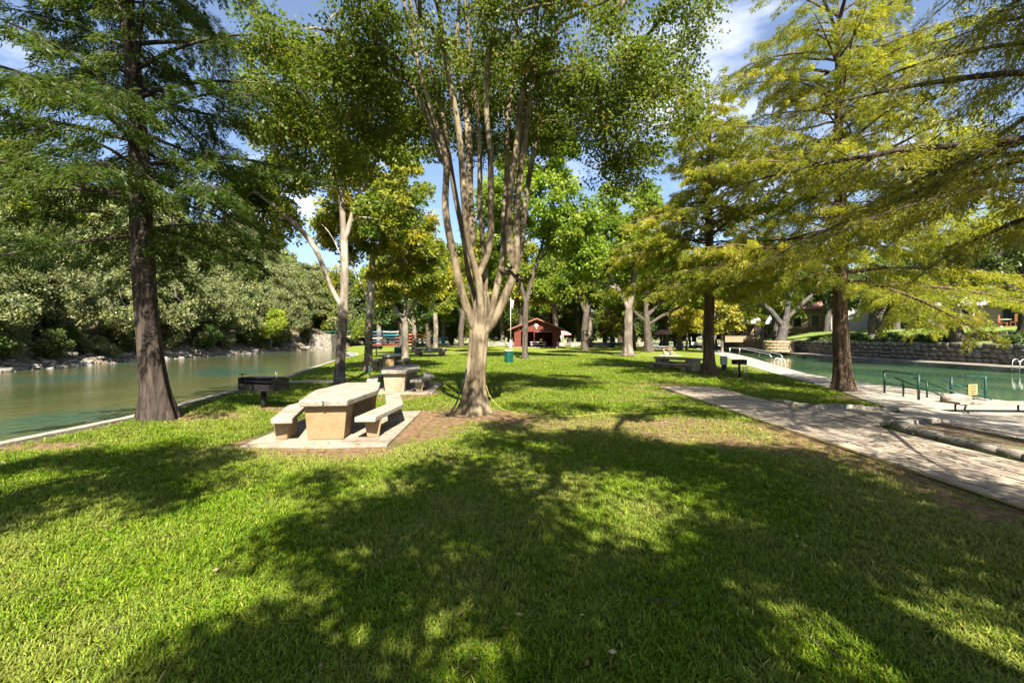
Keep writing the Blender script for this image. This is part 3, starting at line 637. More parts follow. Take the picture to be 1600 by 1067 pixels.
broadleaf('dark_tree', (x, y, 0), [[(0, 0, -.1), (-.2, 0, 2), (-.4, 0, 4.5), (-.5, 0, 7), (-.2, 0, 10), (0, 0, 14)], [(-.4, 0, 3.6), (1.6, 0, 5), (4.4, 0, 6.4), (7, 0, 8)], [(-.5, 0, 5), (1.8, .3, 7.2), (4.6, 0, 10)], [(-.4, 0, 4.2), (-2.4, 0, 6), (-3.6, 0, 8)]], .56,
          [(0, 0, 13, 6, 5, 3.6, 3), (5.5, 0, 9.6, 3.6, 3, 2.4, 1.5), (-4.2, 0, 9.5, 2.6, 3, 2, 1), (1, 0, 18, 5, 4, 3, 1.5), (7.2, 0, 7.4, 2.0, 2, 1.2, .5)], 160, 20000, .46, dark_bark, lf_mixed, 63, clump=1.25, label='spreading tree with nearly black trunk near the far right table', lowest=6, twigs=2, seglen=1.0)

# --- stock of background trees, copied
STOCK = {}
def stock(key, trunk, r, blobs, nt, nl, ls, bm, lm_, seed, clump, lowest=None, **k):
    o = broadleaf('stock', (0, 0, 0), trunk, r, blobs, nt, nl, ls, bm, lm_, seed, clump=clump, lowest=lowest, twigs=1, seglen=1.2, trunk_sides=10, **k); STOCK[key] = o; return o
straight = lambda h, w=.3: [[(0, 0, -.3), (w * .3, 0, h * .2), (-w * .2, w * .2, h * .4), (w, 0, h * .65), (w * .5, 0, h * .85)]]
fork = lambda h: [[(0, 0, -.3), (.1, 0, h * .15), (-.2, .1, h * .3), (-1, 0, h * .55), (-1.4, 0, h * .8)], [(-.2, .1, h * .3), (1.2, .2, h * .5), (2.4, 0, h * .75)]]
stock('tallA', fork(18), .5, [(0, 0, 13, 4.8, 4.4, 4, 3), (3, .5, 10, 2.6, 2.8, 2, 1), (-3, 0, 9.5, 2.6, 2.6, 2, 1), (0, 0, 17, 3, 3, 2, 1)], 110, 15000, .5, dark_bark, lf_green, 71, 1.2, 5.0)
stock('tallB', straight(19, .6), .45, [(0, 0, 14, 4, 4, 4.4, 3), (2.4, .5, 9.4, 2.6, 2.8, 1.8, 1), (-2.4, 0, 10.4, 2.6, 2.6, 2, 1)], 110, 15000, .5, pale_bark, lf_mixed, 72, 1.2, 5.0)
stock('oak', fork(13), .55, [(0, 0, 9, 6, 5, 2.6, 3), (4, .5, 7, 3, 2.8, 1.8, 1), (-4.5, 0, 7, 2.8, 2.6, 1.8, 1)], 115, 16000, .40, oak_bark, lf_oak, 73, 1.1, 3.6)
stock('bankA', [[(0, 0, -.5), (.5, .2, 1.4), (1.4, .3, 3.2), (2.0, .2, 5)], [(.4, .1, 1.0), (-.9, 0, 2.6), (-1.8, 0, 4.4)]], .26, [(0, 0, 4.6, 3.4, 3, 2.2, 3), (2.4, 0, 4.0, 2, 2, 1.8, 1), (-2.6, .3, 3.2, 2, 2, 1.5, 1), (.6, 0, 6.6, 2.2, 2, 1.4, 1), (2.6, 0, 2.2, 1.4, 1.4, .8, .3)], 120, 15000, .24, oak_bark, lf_bank, 74, .72, 1.4, droop=.1)
stock('bankB', [[(0, 0, -.5), (-.5, .2, 1.6), (-.9, .3, 3.4), (-.4, .2, 6)], [(-.4, .1, 1.4), (1.2, 0, 3.0), (2.4, 0, 4.2)]], .24, [(0, 0, 5.4, 2.8, 2.6, 2.8, 3), (1.8, 0, 3.6, 1.9, 2, 1.6, 1), (-2.0, .3, 3.4, 1.8, 2, 1.5, 1), (0, 0, 8.0, 1.8, 1.7, 1.4, .8)], 120, 14000, .24, oak_bark, lf_bank, 75, .72, 1.2, droop=.1)
stock('bankC', [[(0, 0, -.4), (.1, .1, 1.0), (.5, 0, 2.2), (.2, 0, 3.4)]], .13, [(0, 0, 2.3, 1.9, 1.8, 1.3, 3), (.8, 0, 3.4, 1.2, 1.2, .9, 1), (-1.1, 0, 1.6, 1.1, 1.1, .8, .8)], 60, 6500, .22, oak_bark, lf_bank, 76, .6, .5, droop=.1)
used = set()
def plant(key, name, x, y, z, s, rz, label, group, lmat=None, sz=None):
    src = STOCK[key]
    o = src if key not in used else copy_tree(src)
    used.add(key)
    o.name = name; o.location = (x, y, z); o.scale = (s, s, sz or s); o.rotation_euler = (0, 0, rz); tag(o, label, 'tree', group)
    if lmat:
        for ch in o.children:
            if ch.name.startswith('crown'):
                ch.material_slots[0].link = 'OBJECT'; ch.material_slots[0].material = lmat
    return o
g = np.random.default_rng(99)
def bankpt(y, d):
    x = float(np.interp(y, *BX)) - d; return x, y, float(hillz(np.array(x), np.array(y))) - .15
# bushes and trees along the far shore
lab = 'grey-green bushy tree leaning over the rocky far shore of the river'
for i, (y, d, k, s) in enumerate([(24, 3.5, 'bankA', 1.15), (30, 7, 'bankB', 1.3), (33, 3.4, 'bankA', 1.0), (38, 6, 'bankB', 1.25), (42, 3.2, 'bankA', 1.1), (46.5, 5.5, 'bankB', 1.2), (51, 3.0, 'bankA', 1.1), (56, 5, 'bankB', 1.3), (60, 3, 'bankA', 1.2), (66, 4.2, 'bankB', 1.2), (71, 2.8, 'bankA', 1.25), (77, 4, 'bankB', 1.3), (83, 3, 'bankA', 1.2), (90, 4, 'bankB', 1.3)]):
    x, y, z = bankpt(y, d); plant(k, 'bank_tree', x, y, z, s * g.uniform(.9, 1.1), g.uniform(0, 6.3), lab, 'bushy trees along the far river shore')
lab = 'low grey-green bush at the foot of the far river bank'
for i, (y, d, s) in enumerate([(36, 2.4, .6), (45, 2.6, .55), (58, 2.2, .7), (64, 2.4, .6), (86, 2.2, .9)]):
    x, y, z = bankpt(y, d); plant('bankC', 'bank_bush', x, y, z, s, g.uniform(0, 6.3), lab, 'low bushes at the foot of the far bank')
lab = 'dark green undergrowth bush at the edge of the far shore'
for i, y in enumerate(np.arange(22, 96, 3.6)):
    x, y, z = bankpt(y + g.uniform(-1.2, 1.2), g.uniform(1.2, 4.2)); plant('bankC', 'bank_bush', x, y, z - .1, g.uniform(.45, .95), g.uniform(0, 6.3), lab, 'undergrowth along the far shore', (lf_shrub, lf_bank, lf_oak)[i % 3])['category'] = 'bush'
x, y, z = bankpt(79, 1.4); plant('bankC', 'bank_bush', x + 1.2, y, z + 1.4, 1.35, 1.0, 'bright lime-yellow bush among the grey-green bank trees', None, lf_lime)
lab = 'tree on the wooded hillside across the river'
hs = [(y, d) for d, y0 in ((14, 20), (21, 24), (30, 22), (40, 30), (52, 40), (64, 36), (76, 60), (88, 70)) for y in np.arange(y0, 130 + d * .5, 7.0 + d * .06)]
hs += [(y, d) for d in (10, 20, 31, 43, 56, 70, 85) for y in np.arange(132 + d * .5, 215, 11)]
for i, (y, d) in enumerate(hs):
    y += g.uniform(-3, 3); d += g.uniform(-3, 3); x, y, z = bankpt(y, d)
    plant(('bankA', 'bankB', 'oak')[i % 3] if d > 18 else ('bankA', 'bankB')[i % 2], 'hillside_tree', x, y, z - .6, g.uniform(1.35, 1.8) * (.75 if i % 3 == 2 and d > 18 else 1), g.uniform(0, 6.3), lab, 'trees on the wooded hillside', (lf_bank, lf_bank, lf_oak, lf_bank, lf_mixed)[i % 5])
# far park trees, and tall ones behind
lab = 'tall park tree in the wood behind the red hut'
far = [(-26, 118, 1.15, 0), (-16, 112, 1.0, 1), (-9, 124, 1.2, 0), (-3, 108, 1.05, 1), (3, 128, 1.3, 0), (10, 116, 1.1, 1), (16, 112, 1.2, 0), (21, 124, 1.2, 1), (27, 110, 1.1, 0), (33, 122, 1.2, 1), (40, 112, 1.1, 0), (48, 124, 1.2, 1), (57, 116, 1.1, 0), (66, 126, 1.2, 1), (-40, 130, 1.2, 1), (-52, 140, 1.2, 0), (-33, 140, 1.2, 1), (-20, 150, 1.3, 0), (0, 152, 1.3, 1), (18, 150, 1.3, 0), (36, 152, 1.3, 1), (54, 150, 1.3, 0), (74, 150, 1.3, 1)]
for i, (x, y, s, k) in enumerate(far):
    plant(('tallA', 'tallB')[k], 'park_tree', x + g.uniform(-1, 1), y, 0, s * g.uniform(.9, 1.1), g.uniform(0, 6.3), lab, 'trees of the wood behind the hut', (lf_green, lf_mixed, lf_oak, lf_syc)[i % 4])
labs = ['yellowing tall tree behind the low blue kayak rack', 'green-gold tall tree beside the orange kayak rack', 'tall tree standing alone left of the flagpole', 'shorter yellow tree behind the bright side-on table']
for i, (x, y, s, k, lm_) in enumerate([(-14, 84, .95, 1, lf_syc), (-20, 96, 1.0, 0, lf_mixed), (-6, 80, .9, 1, lf_mixed), (-12, 66, .72, 0, lf_syc)]):
    plant(('tallA', 'tallB')[k], 'park_tree', x, y, 0, s, g.uniform(0, 6), labs[i], 'lawn trees between hut and boats', lm_)
lab = 'bushy understorey tree closing the far edge of the park'
for i, x in enumerate(np.arange(-66, 96, 6.2)):
    plant(('bankA', 'bankB')[i % 2], 'understorey_tree', x + g.uniform(-2, 2), 134 + g.uniform(-6, 6), -.2, g.uniform(1.5, 2.1), g.uniform(0, 6.3), lab, 'understorey at the far edge of the park', (lf_mixed, lf_bank, lf_green, lf_oak)[i % 4])
lab = 'leafy bush in the hedge beyond the far lawn'
for i, x in enumerate(np.arange(-48, 60, 4.2)):
    plant('bankC', 'hedge_bush', x + g.uniform(-1.5, 1.5), 122 + g.uniform(-5, 5), -.3, g.uniform(1.7, 2.5), g.uniform(0, 6.3), lab, 'hedge bushes beyond the far lawn', (lf_mixed, lf_bank, lf_shrub)[i % 3])['category'] = 'bush'
lab = 'lush tree rising high behind the lawn trees'
for i, (x, y, s, k) in enumerate([(-30, 104, 1.15, 1), (-11, 100, 1.2, 0), (2, 100, 1.25, 0), (9, 96, 1.2, 1), (22, 84, 1.1, 0), (29, 80, 1.0, 1), (36, 86, 1.0, 0), (12, 76, 1.05, 0), (-4, 62, .85, 1), (42, 96, 1.1, 1)]):
    plant(('tallA', 'tallB')[k], 'park_tree', x, y, 0, s, g.uniform(0, 6.3), lab, 'high trees behind the lawn trees', (lf_green, lf_mixed, lf_syc)[i % 3])
plant('tallB', 'park_tree', 17.5, 104, 0, 1.15, 1.0, 'tree with thick grey trunk just right of the red hut', None, lf_mixed)
plant('tallA', 'park_tree', 24, 92, 0, 1.0, 2.0, 'leafy tree between the hut and the pink parasol', None, lf_green)
plant('tallB', 'park_tree', 33, 98, 0, .9, 4.0, 'dark-trunked tree right beside the pink parasol', None, lf_mixed)
# young cypresses, yellow sycamores on the lawn
x, y = at(955, 541); cypress('young_cypress', (x, y, 0), 9.5, 3.0, 4.2, .35, 34, .025, 81, dark_bark, lf_cy_gold, label='young pale yellow cypress beside a green bin', ls=3.2, sec=.6, sides=12, vbias=.2)
x, y = at(969, 540); cypress('young_cypress', (x, y, 0), 16, 5.0, 4.6, .6, 34, .03, 82, cy_bark, lf_cy_gold, label='flare-footed cypress behind the pale fluted tree', ls=3.2, sec=.6, sides=12)
for i, (px, py, lab) in enumerate([(1073, 546, 'yellow-leaved sapling with thin white trunk by the pool lawn'), (1128, 549, 'yellow-leaved sapling beside the pool handrail')]):
    x, y = at(px, py)
    broadleaf('yellow_tree', (x, y, 0), [[(0, 0, -.1), (.05, 0, 2), (-.1, 0, 4), (.1, 0, 6.5)]], .17, [(0, 0, 5.2, 2.6, 2.4, 2.4, 3), (-1.2, 0, 3.6, 1.3, 1.4, .9, .6), (1.4, 0, 4.0, 1.4, 1.4, 1.1, .6)], 60, 4200, .42, pale_bark, lf_yellow, 83 + i, clump=.75, label=lab, lowest=2.2, twigs=2, seglen=.9)
# oaks of the right bank
def bz(x, y): return float(bankz(np.array(float(x)), np.array(float(y))))
broadleaf('live_oak', (37.9, 65, bz(37.9, 65) - .1), [[(0, 0, -.2), (.3, 0, 1.5), (.8, 0, 3.4), (1.0, 0, 5.5), (2.0, .4, 8), (2.4, .5, 10)], [(.8, 0, 3.2), (2.6, 0, 5.0), (5.0, 0, 7.0), (8, 0, 8.6)], [(.4, 0, 2), (-1.4, 0, 4.4), (-4, 0, 6.4), (-6, 0, 7.4)]], .62,
          [(1, 0, 10, 6.5, 5, 3, 3), (6.5, 0, 8.6, 3.6, 3, 2.2, 1.3), (-5.0, 0, 7.6, 3.6, 3, 2.4, 1.4), (0, 0, 13.5, 5, 4, 2.4, 1.5)], 130, 14000, .38, oak_bark, lf_oak, 91, clump=1.1, label='leaning grey live oak on a round stone planter above the pool ledge', lowest=4.4, twigs=2, seglen=.9)
broadleaf('live_oak', (38.8, 39.8, bz(38.8, 39.8) - .1), [[(0, 0, -.2), (-.6, 0, 1.4), (-1.2, 0, 3.0), (-1.4, 0, 4.6), (-1.8, .3, 6.5)], [(-1.2, 0, 2.8), (.2, 0, 4.4), (1.6, 0, 6)], [(-1.3, 0, 3.6), (-3, 0, 5), (-4.5, 0, 5.6)]], .46,
          [(-1, 0, 7.4, 4.6, 4, 2.2, 3), (2.6, 0, 6.6, 2.6, 2.6, 1.8, 1), (-4, 0, 5.6, 2.4, 2.4, 1.6, 1)], 110, 12000, .30, dark_bark, lf_oak, 92, clump=.9, label='dark live oak leaning beside the stone garden steps', lowest=3.4, twigs=2, seglen=.8)
broadleaf('live_oak', (40.6, 36.2, bz(40.6, 36.2) - .1), [[(0, 0, -.2), (.1, 0, 1.6), (-.1, 0, 3.4), (-.6, 0, 5.6), (-.4, .3, 8)], [(0, 0, 3), (1.6, 0, 4.6), (3, 0, 6)], [(-.1, 0, 3.2), (-2, 0, 4.6), (-3.6, 0, 6.0)]], .62,
          [(-.5, 0, 8.4, 5, 4, 2.4, 3), (-3.6, 0, 6.4, 2.4, 2.6, 1.5, 1), (3.2, 0, 6.8, 2.6, 2.6, 1.8, 1)], 110, 12000, .30, dark_bark, lf_oak, 93, clump=.9, label='thick dark oak trunk beside the patio with red chairs', lowest=4.0, twigs=2, seglen=.8)
broadleaf('garden_tree', (38.3, 48, bz(38.3, 48) - .1), [[(0, 0, -.2), (0, 0, 1.6), (-.1, 0, 2.6), (.6, 0, 4.0), (.9, 0, 6)], [(-.1, 0, 2.5), (-1.2, 0, 3.4), (-2.2, 0, 4.4)]], .24, [(0, 0, 6, 3, 2.6, 1.8, 2), (-2, 0, 5, 1.8, 1.8, 1, 1), (1.8, 0, 5.2, 1.6, 1.6, 1, 1)], 80, 6500, .28, oak_bark, lf_oak, 94, clump=.75, label='small bent tree in front of the white house', lowest=3.4, twigs=2)
lab = 'dark evergreen oak behind the houses of the right bank'
for i, (x, y, s) in enumerate([(47, 100, 1.0), (56, 100, 1.1), (66, 92, 1.1), (68, 80, 1.1), (70, 66, 1.1), (66, 54, 1.0), (64, 42, 1.0), (52, 76, .8), (60, 68, .7), (47, 86, .7), (70, 36, 1.1), (80, 60, 1.2), (78, 84, 1.2), (43, 55, .75), (50, 60, .8), (43.5, 76, .8), (63, 47, .9), (57, 64, .8), (60, 88, 1.0), (52, 106, 1.1), (72, 48, 1.2)]):
    plant('oak', 'garden_oak', x, y, bz(x, y) - .2, s * g.uniform(.95, 1.15), g.uniform(0, 6.3), lab, 'oaks behind the houses', lf_oak if i % 3 else lf_mixed)
# shrubs on top of the wall
stock('shrub', [[(0, 0, -.2), (.02, 0, .3), (.05, 0, .6)]], .03, [(0, 0, .4, .8, .7, .42, 1)], 26, 2200, .12, oak_bark, lf_shrub, 95, .3)
lab = 'low clipped shrub planted along the top of the stone wall'
for i, y in enumerate(list(np.arange(29, 37, 1.35)) + list(np.arange(41.5, 62, 1.7))):
    x = float(wx(y)) + 3.0 + g.uniform(-.1, .3); o = plant('shrub', 'wall_shrub', x, y, bz(x, y) - .05, g.uniform(.8, 1.25), g.uniform(0, 6), lab, 'shrubs along the stone wall'); o['category'] = 'shrub'

# ------------------------------------------------------------------ paved ground
XD = ([-14, 9.2, 11.2, 12.6, 14, 19.6, 24.4, 28, 33, 40, 48, 60, 75], [10.5, 10.5, 10.7, 10.9, 11.5, 13.6, 15.0, 15.9, 17.4, 19.7, 22.6, 26.6, 31])
xd = lambda y: np.interp(y, *XD)
dy_ = np.arange(-14, 75.1, .8); nc = 8; vs = []; fs = []
for i, y in enumerate(dy_):
    a0, a1 = float(xd(y)), float(xr(y)) + .12
    for k in range(nc):
        x = a0 + (a1 - a0) * k / (nc - 1); vs.append((x, y, float(gz(x)) + .03))
    vs += [(a1 + .002, y, -1.0)]
    if i:
        b0, b1 = (i - 1) * (nc + 1), i * (nc + 1); fs += [(b0 + k, b0 + k + 1, b1 + k + 1, b1 + k) for k in range(nc)]
deck = tag(MB().add(vs, fs).build('pool_deck', deck_mat), kind='structure')
for y in np.arange(3, 60, 3.0):
    a0, a1 = float(xd(y)) + .02, float(xr(y)) + .1; n_ = 6
    vs = []
    for k in range(n_ + 1):
        x = a0 + (a1 - a0) * k / n_; vs += [(x, y - .012, float(gz(x)) + .0335), (x, y + .012, float(gz(x)) + .0335)]
    MB().add(vs, [(2 * k, 2 * k + 2, 2 * k + 3, 2 * k + 1) for k in range(n_)]).build('joint', mortar_mat, deck)
def sheet(name, x0, x1, y0, y1, dz, mat, n=6):
    vs = []; fs = []
    for i in range(n + 1):
        for k in range(n + 1):
            x = x0 + (x1 - x0) * k / n; vs.append((x, y0 + (y1 - y0) * i / n, float(gz(x)) + dz))
    fs = [(i * (n + 1) + k, i * (n + 1) + k + 1, (i + 1) * (n + 1) + k + 1, (i + 1) * (n + 1) + k) for i in range(n) for k in range(n)]
    return tag(MB().add(vs, fs).build(name, mat), kind='structure')
path = sheet('flagstone_path', 5.9, 7.98, -4, 18.6, .02, mortar_mat)
branch = sheet('flagstone_path', 7.984, 11.2, 10.35, 12.75, .02, mortar_mat, 10)
paver_me = {}
def paver(w, h, x, y, parent):
    key = (round(w, 2), round(h, 2))
    if key not in paver_me:
        me = MB().box((0, 0, 0), (w - .018, h - .018, .05), top=(1 - .016 / w, 1 - .016 / h)).mesh('paver'); me.materials.append(paver_mat); paver_me[key] = me
    o = link('paver', paver_me[key], None, parent, (x, y, float(gz(x)) + .020 + random.uniform(-.003, .003)))
    o.rotation_euler = (random.uniform(-.004, .004), random.uniform(-.004, .004) + (math.atan(float(gz(x - .1) - gz(x + .1)) / .2)), 0)
def ashlar(x0, y0, nx, ny, uu, parent):
    occ = [[0] * nx for _ in range(ny)]
    for j in range(ny):
        for i in range(nx):
            if occ[j][i]: continue
            w, h = random.choice([(1, 1), (2, 1), (1, 2), (2, 1), (2, 2), (3, 1), (2, 2), (3, 2), (1, 2)])
            while w > 1 and (i + w > nx or any(occ[j][i + k] for k in range(w))): w -= 1
            while j + h > ny: h -= 1
            for b in range(h):
                for c in range(w): occ[j + b][i + c] = 1
            paver(w * uu, h * uu, x0 + (i + w / 2) * uu, y0 + (j + h / 2) * uu, parent)
ashlar(5.92, -1.0, 6, 56, .342, path)
ashlar(8.0, 10.4, 9, 7, .33, branch)
# slab crossing to the river and table pads
def pad(x, y, w, h, rz, name='picnic_pad'):
    o = MB().box((0, 0, 0), (w, h, .09)).build(name, pad_mat, bevel=.012); o.location = (x, y, .0); o.rotation_euler = (0, 0, rz); return tag(o, kind='structure')
pad(-3.66, 10.30, 2.62, 3.9, R(2)); pad(-4.25, 17.9, 2.7, 3.6, R(3)); pad(-8.3, 31.9, 2.7, 3.4, R(4)); pad(-8.9, 50.2, 3.6, 2.8, R(3))
pad(-9.15, 20.6, 3.4, 1.0, R(8), 'river_walkway')

# planting bed with stone edging
bedp = [(8.42, -2), (10.42, -2), (10.42, 9.2), (10.5, 10.9), (9.6, 10.65), (8.62, 10.25), (8.42, 9.6)]
n = 26; vs = []; fs = []
for i in range(n * 2 + 1):
    y = -2 + 12.9 * i / (n * 2); x1 = 10.44; x0 = 8.40 + max(0, (y - 10.1)) * 2.6
    for k in range(n // 2 + 1):
        f = k / (n // 2); x = x0 + (x1 - x0) * f; vs.append((x, y, float(gz(x)) + .012 + .09 * math.sin(math.pi * f) ** .5 * (.7 + .3 * math.sin(3 * x + 2.1 * y) * math.sin(1.3 * y)) + random.uniform(0, .02)))
w_ = n // 2 + 1
fs = [(i * w_ + k, i * w_ + k + 1, (i + 1) * w_ + k + 1, (i + 1) * w_ + k) for i in range(n * 2) for k in range(w_ - 1)]
bed = tag(MB().add(vs, fs).build('planting_bed', mulch_mat), kind='structure')
def rock_mesh(seed, mat, boxy=.5, jit=.12):
    g = random.Random(seed); vs = []; fs = []; ids = {}
    def vid(p):
        if p not in ids:
            v = Vector(p); s = v.normalized() * 1.25; q = v * boxy + s * (1 - boxy); q = q + Vector((g.uniform(-jit, jit), g.uniform(-jit, jit), g.uniform(-jit, jit))); ids[p] = len(vs); vs.append(tuple(q * .5))
        return ids[p]
    for ax in range(3):
        for sg in (-1, 1):
            for i in (-1, 0):
                for j in (-1, 0):
                    c = []
                    for di, dj in ((0, 0), (1, 0), (1, 1), (0, 1)):
                        p = [0, 0, 0]; p[ax] = sg; p[(ax + 1) % 3] = i + di; p[(ax + 2) % 3] = j + dj; c.append(vid(tuple(p)))
                    fs.append(tuple(c if sg > 0 else c[::-1]))
    me = MB().add(vs, fs).mesh('rock', True); me.materials.append(mat); return me
edge_mat = surf('edging_limestone', (.20, .175, .14), (.36, .32, .265), 6, .9, .8, c2=(.13, .11, .085), scale2=2.0, objrand=.2, bdist=.04)
edge_rocks = [rock_mesh(i, edge_mat, .72, .13) for i in range(4)]
def edging(pts, parent, wd=.2, ht=.17):
    pts = [Vector(p) for p in pts]
    for a, b in zip(pts[:-1], pts[1:]):
        d = (b - a); L_ = d.length; s = 0
        while s < L_ - .1:
            l_ = min(random.uniform(.35, .75), L_ - s + .1); p = a + d.normalized() * (s + l_ / 2)
            o = link('edging_stone', random.choice(edge_rocks), None, parent, (p.x, p.y, float(gz(p.x)) + ht * .32))
            o.scale = (l_ * 1.0, wd * random.uniform(.8, 1.25), ht * random.uniform(.8, 1.3)); o.rotation_euler = (0, random.uniform(-.05, .05), math.atan2(d.y, d.x) + random.uniform(-.08, .08)); s += l_
edging([(8.32, 2.0), (8.32, 9.6), (8.55, 10.25), (9.5, 10.75), (10.4, 11.0)], bed)
edging([(8.05, 14.2), (8.1, 13.1), (8.35, 12.85), (9.3, 12.95), (10.3, 13.05), (10.9, 13.2)], lawn, .18, .15)
# kerb wall of the river
vs = []; fs = []; ky = np.arange(-14, 58.1, .6)
for i, y in enumerate(ky):
    x = float(xl(y)); vs += [(x - .17, y, -1.2), (x - .17, y, .05), (x + .16, y, .065), (x + .16, y, -.3)]
    if i: k = 4 * i; fs += [(k - 4, k, k + 1, k - 3), (k - 3, k + 1, k + 2, k - 2), (k - 2, k + 2, k + 3, k - 1)]
tag(MB().add(vs, fs).build('river_kerb', concrete_grey, bevel=.0), 'pale concrete kerb wall between lawn and river', 'kerb')

# ------------------------------------------------------------------ picnic tables and benches
def table(x, y, rz, label, number=None, m_top=concrete_top, m_leg=concrete, hl=1.75):
    t = empty('picnic_table', (x, y, float(gz(x)) + .045), rz, label, 'table', 'concrete picnic tables')
    hexa = [(-.44, -hl), (.44, -hl), (.70, 0), (.44, hl), (-.44, hl), (-.70, 0)]
    MB().prism(hexa, .655, .775, .985).build('tabletop', m_top, t, bevel=.022)
    for sy in (-1, 1):
        MB().box((0, sy * (hl - .42), .33), (.80, .52, .66), top=(1, 1), bot=(.83, .92)).build('pedestal', m_leg, t, bevel=.018)
    if number:
        fc = bpy.data.curves.new('table_number', 'FONT'); fc.body = number; fc.size = .12; fc.align_x = 'CENTER'; fc.extrude = .0012
        fo = bpy.data.objects.new('table_number', fc); col.objects.link(fo); fo.parent = t; fo.location = (.0, -hl - .0016, .678); fo.rotation_euler = (R(90), 0, 0); fc.materials.append(hose_k); bpy.context.view_layer.update(); me = bpy.data.meshes.new_from_object(fo.evaluated_get(bpy.context.evaluated_depsgraph_get())); mo = link('number', me, hose_k, t, fo.location); mo.rotation_euler = fo.rotation_euler; bpy.data.objects.remove(fo)
    return t
def bench(x, y, rz, side, label, m_top=concrete_top, m_leg=concrete, hl=1.72):
    b = empty('concrete_bench', (x, y, float(gz(x)) + .045), rz, label, 'bench', 'concrete benches of the picnic tables')
    poly = [(.56 * side, -hl), (.95 * side, -hl), (1.26 * side, 0), (.95 * side, hl), (.56 * side, hl), (.87 * side, 0)]
    if side < 0: poly = poly[::-1]
    cpts = poly
    vs = [(x_, y_, .345) for x_, y_ in poly] + [(x_, y_, .45) for x_, y_ in poly]; n = 6
    i0 = cpts.index((.56 * side, -hl)); seq = [(i0 + k) % 6 for k in range(6)] if side > 0 else [(i0 - k) % 6 for k in range(6)]   # near-in, near-out, mid-out, far-out, far-in, mid-in
    a_, b_, c_, d_, e_, f_ = seq
    q1 = (a_, b_, c_, f_); q2 = (f_, c_, d_, e_)
    fs = []
    for q in (q1, q2):
        up = q if side > 0 else q[::-1]
        fs += [tuple(k + n for k in up), tuple(up[::-1])]
    ring = seq if side > 0 else seq[::-1]
    fs += [(ring[k], ring[(k + 1) % 6], n + ring[(k + 1) % 6], n + ring[k]) for k in range(6)]
    MB().add(vs, fs).build('seat', m_top, b, bevel=.02)
    for sy in (-1, 1):
        yy = sy * (hl - .42); xx = (.755 + .315 * (1 - abs(yy) / hl)) * side
        MB().box((xx, yy, .172), (.33, .34, .344), rz=-sy * side * .18, top=(1, 1), bot=(.66, .86)).build('leg', m_leg, b, bevel=.014)
    return b
T = [(-3.72, 10.36, 6, 'sunlit tan concrete table marked with a 2', '2', concrete_top, concrete, 'bench of the table marked 2'),
     (-4.3, 18.0, 4, 'grey weathered concrete table just beyond the table marked 2', None, concrete_grey, surf('concrete_beige', (.27, .21, .14), (.34, .27, .19), 20, .85, .25, c2=(.18, .14, .09), scale2=2.5), 'bench of the grey weathered table'),  # legs in a paler beige concrete than the tan one
     (-8.3, 32.0, 5, 'concrete table near the tap, small grill behind it', None, concrete_grey, concrete, 'bench of the table near the tap'),
     (-8.9, 50.2, 86, 'bright white sunlit concrete table seen side-on near the boat racks', None, concrete_top, concrete, 'bench of the bright side-on table'),
     (10.6, 29.6, 24, 'shaded concrete table behind the dark cypress', None, concrete_grey, MATS['concrete_beige'], 'bench of the table behind the dark cypress'),
     (23.2, 71.5, 60, 'far concrete table beside the spreading dark-trunked tree', None, concrete_grey, concrete, 'bench of the far table by the dark tree')]
for x, y, rz, lab, num, mt, ml, bl in T:
    table(x, y, R(rz), lab, num, mt, ml)
    for sd_, nm in ((1, 'right-hand'), (-1, 'left-hand')):
        if rz > 80: nm = {'right-hand': 'lawn-side', 'left-hand': 'river-side'}[nm] if False else ('near' if sd_ < 0 else 'far')
        bench(x, y, R(rz), sd_, {'right-hand': 'long concrete ' + bl + ', on its pool side', 'left-hand': 'long concrete ' + bl + ', on its river side', 'near': 'long concrete ' + bl + ', on its lawn side', 'far': 'long concrete ' + bl + ', on its boat side'}[nm], mt, ml)

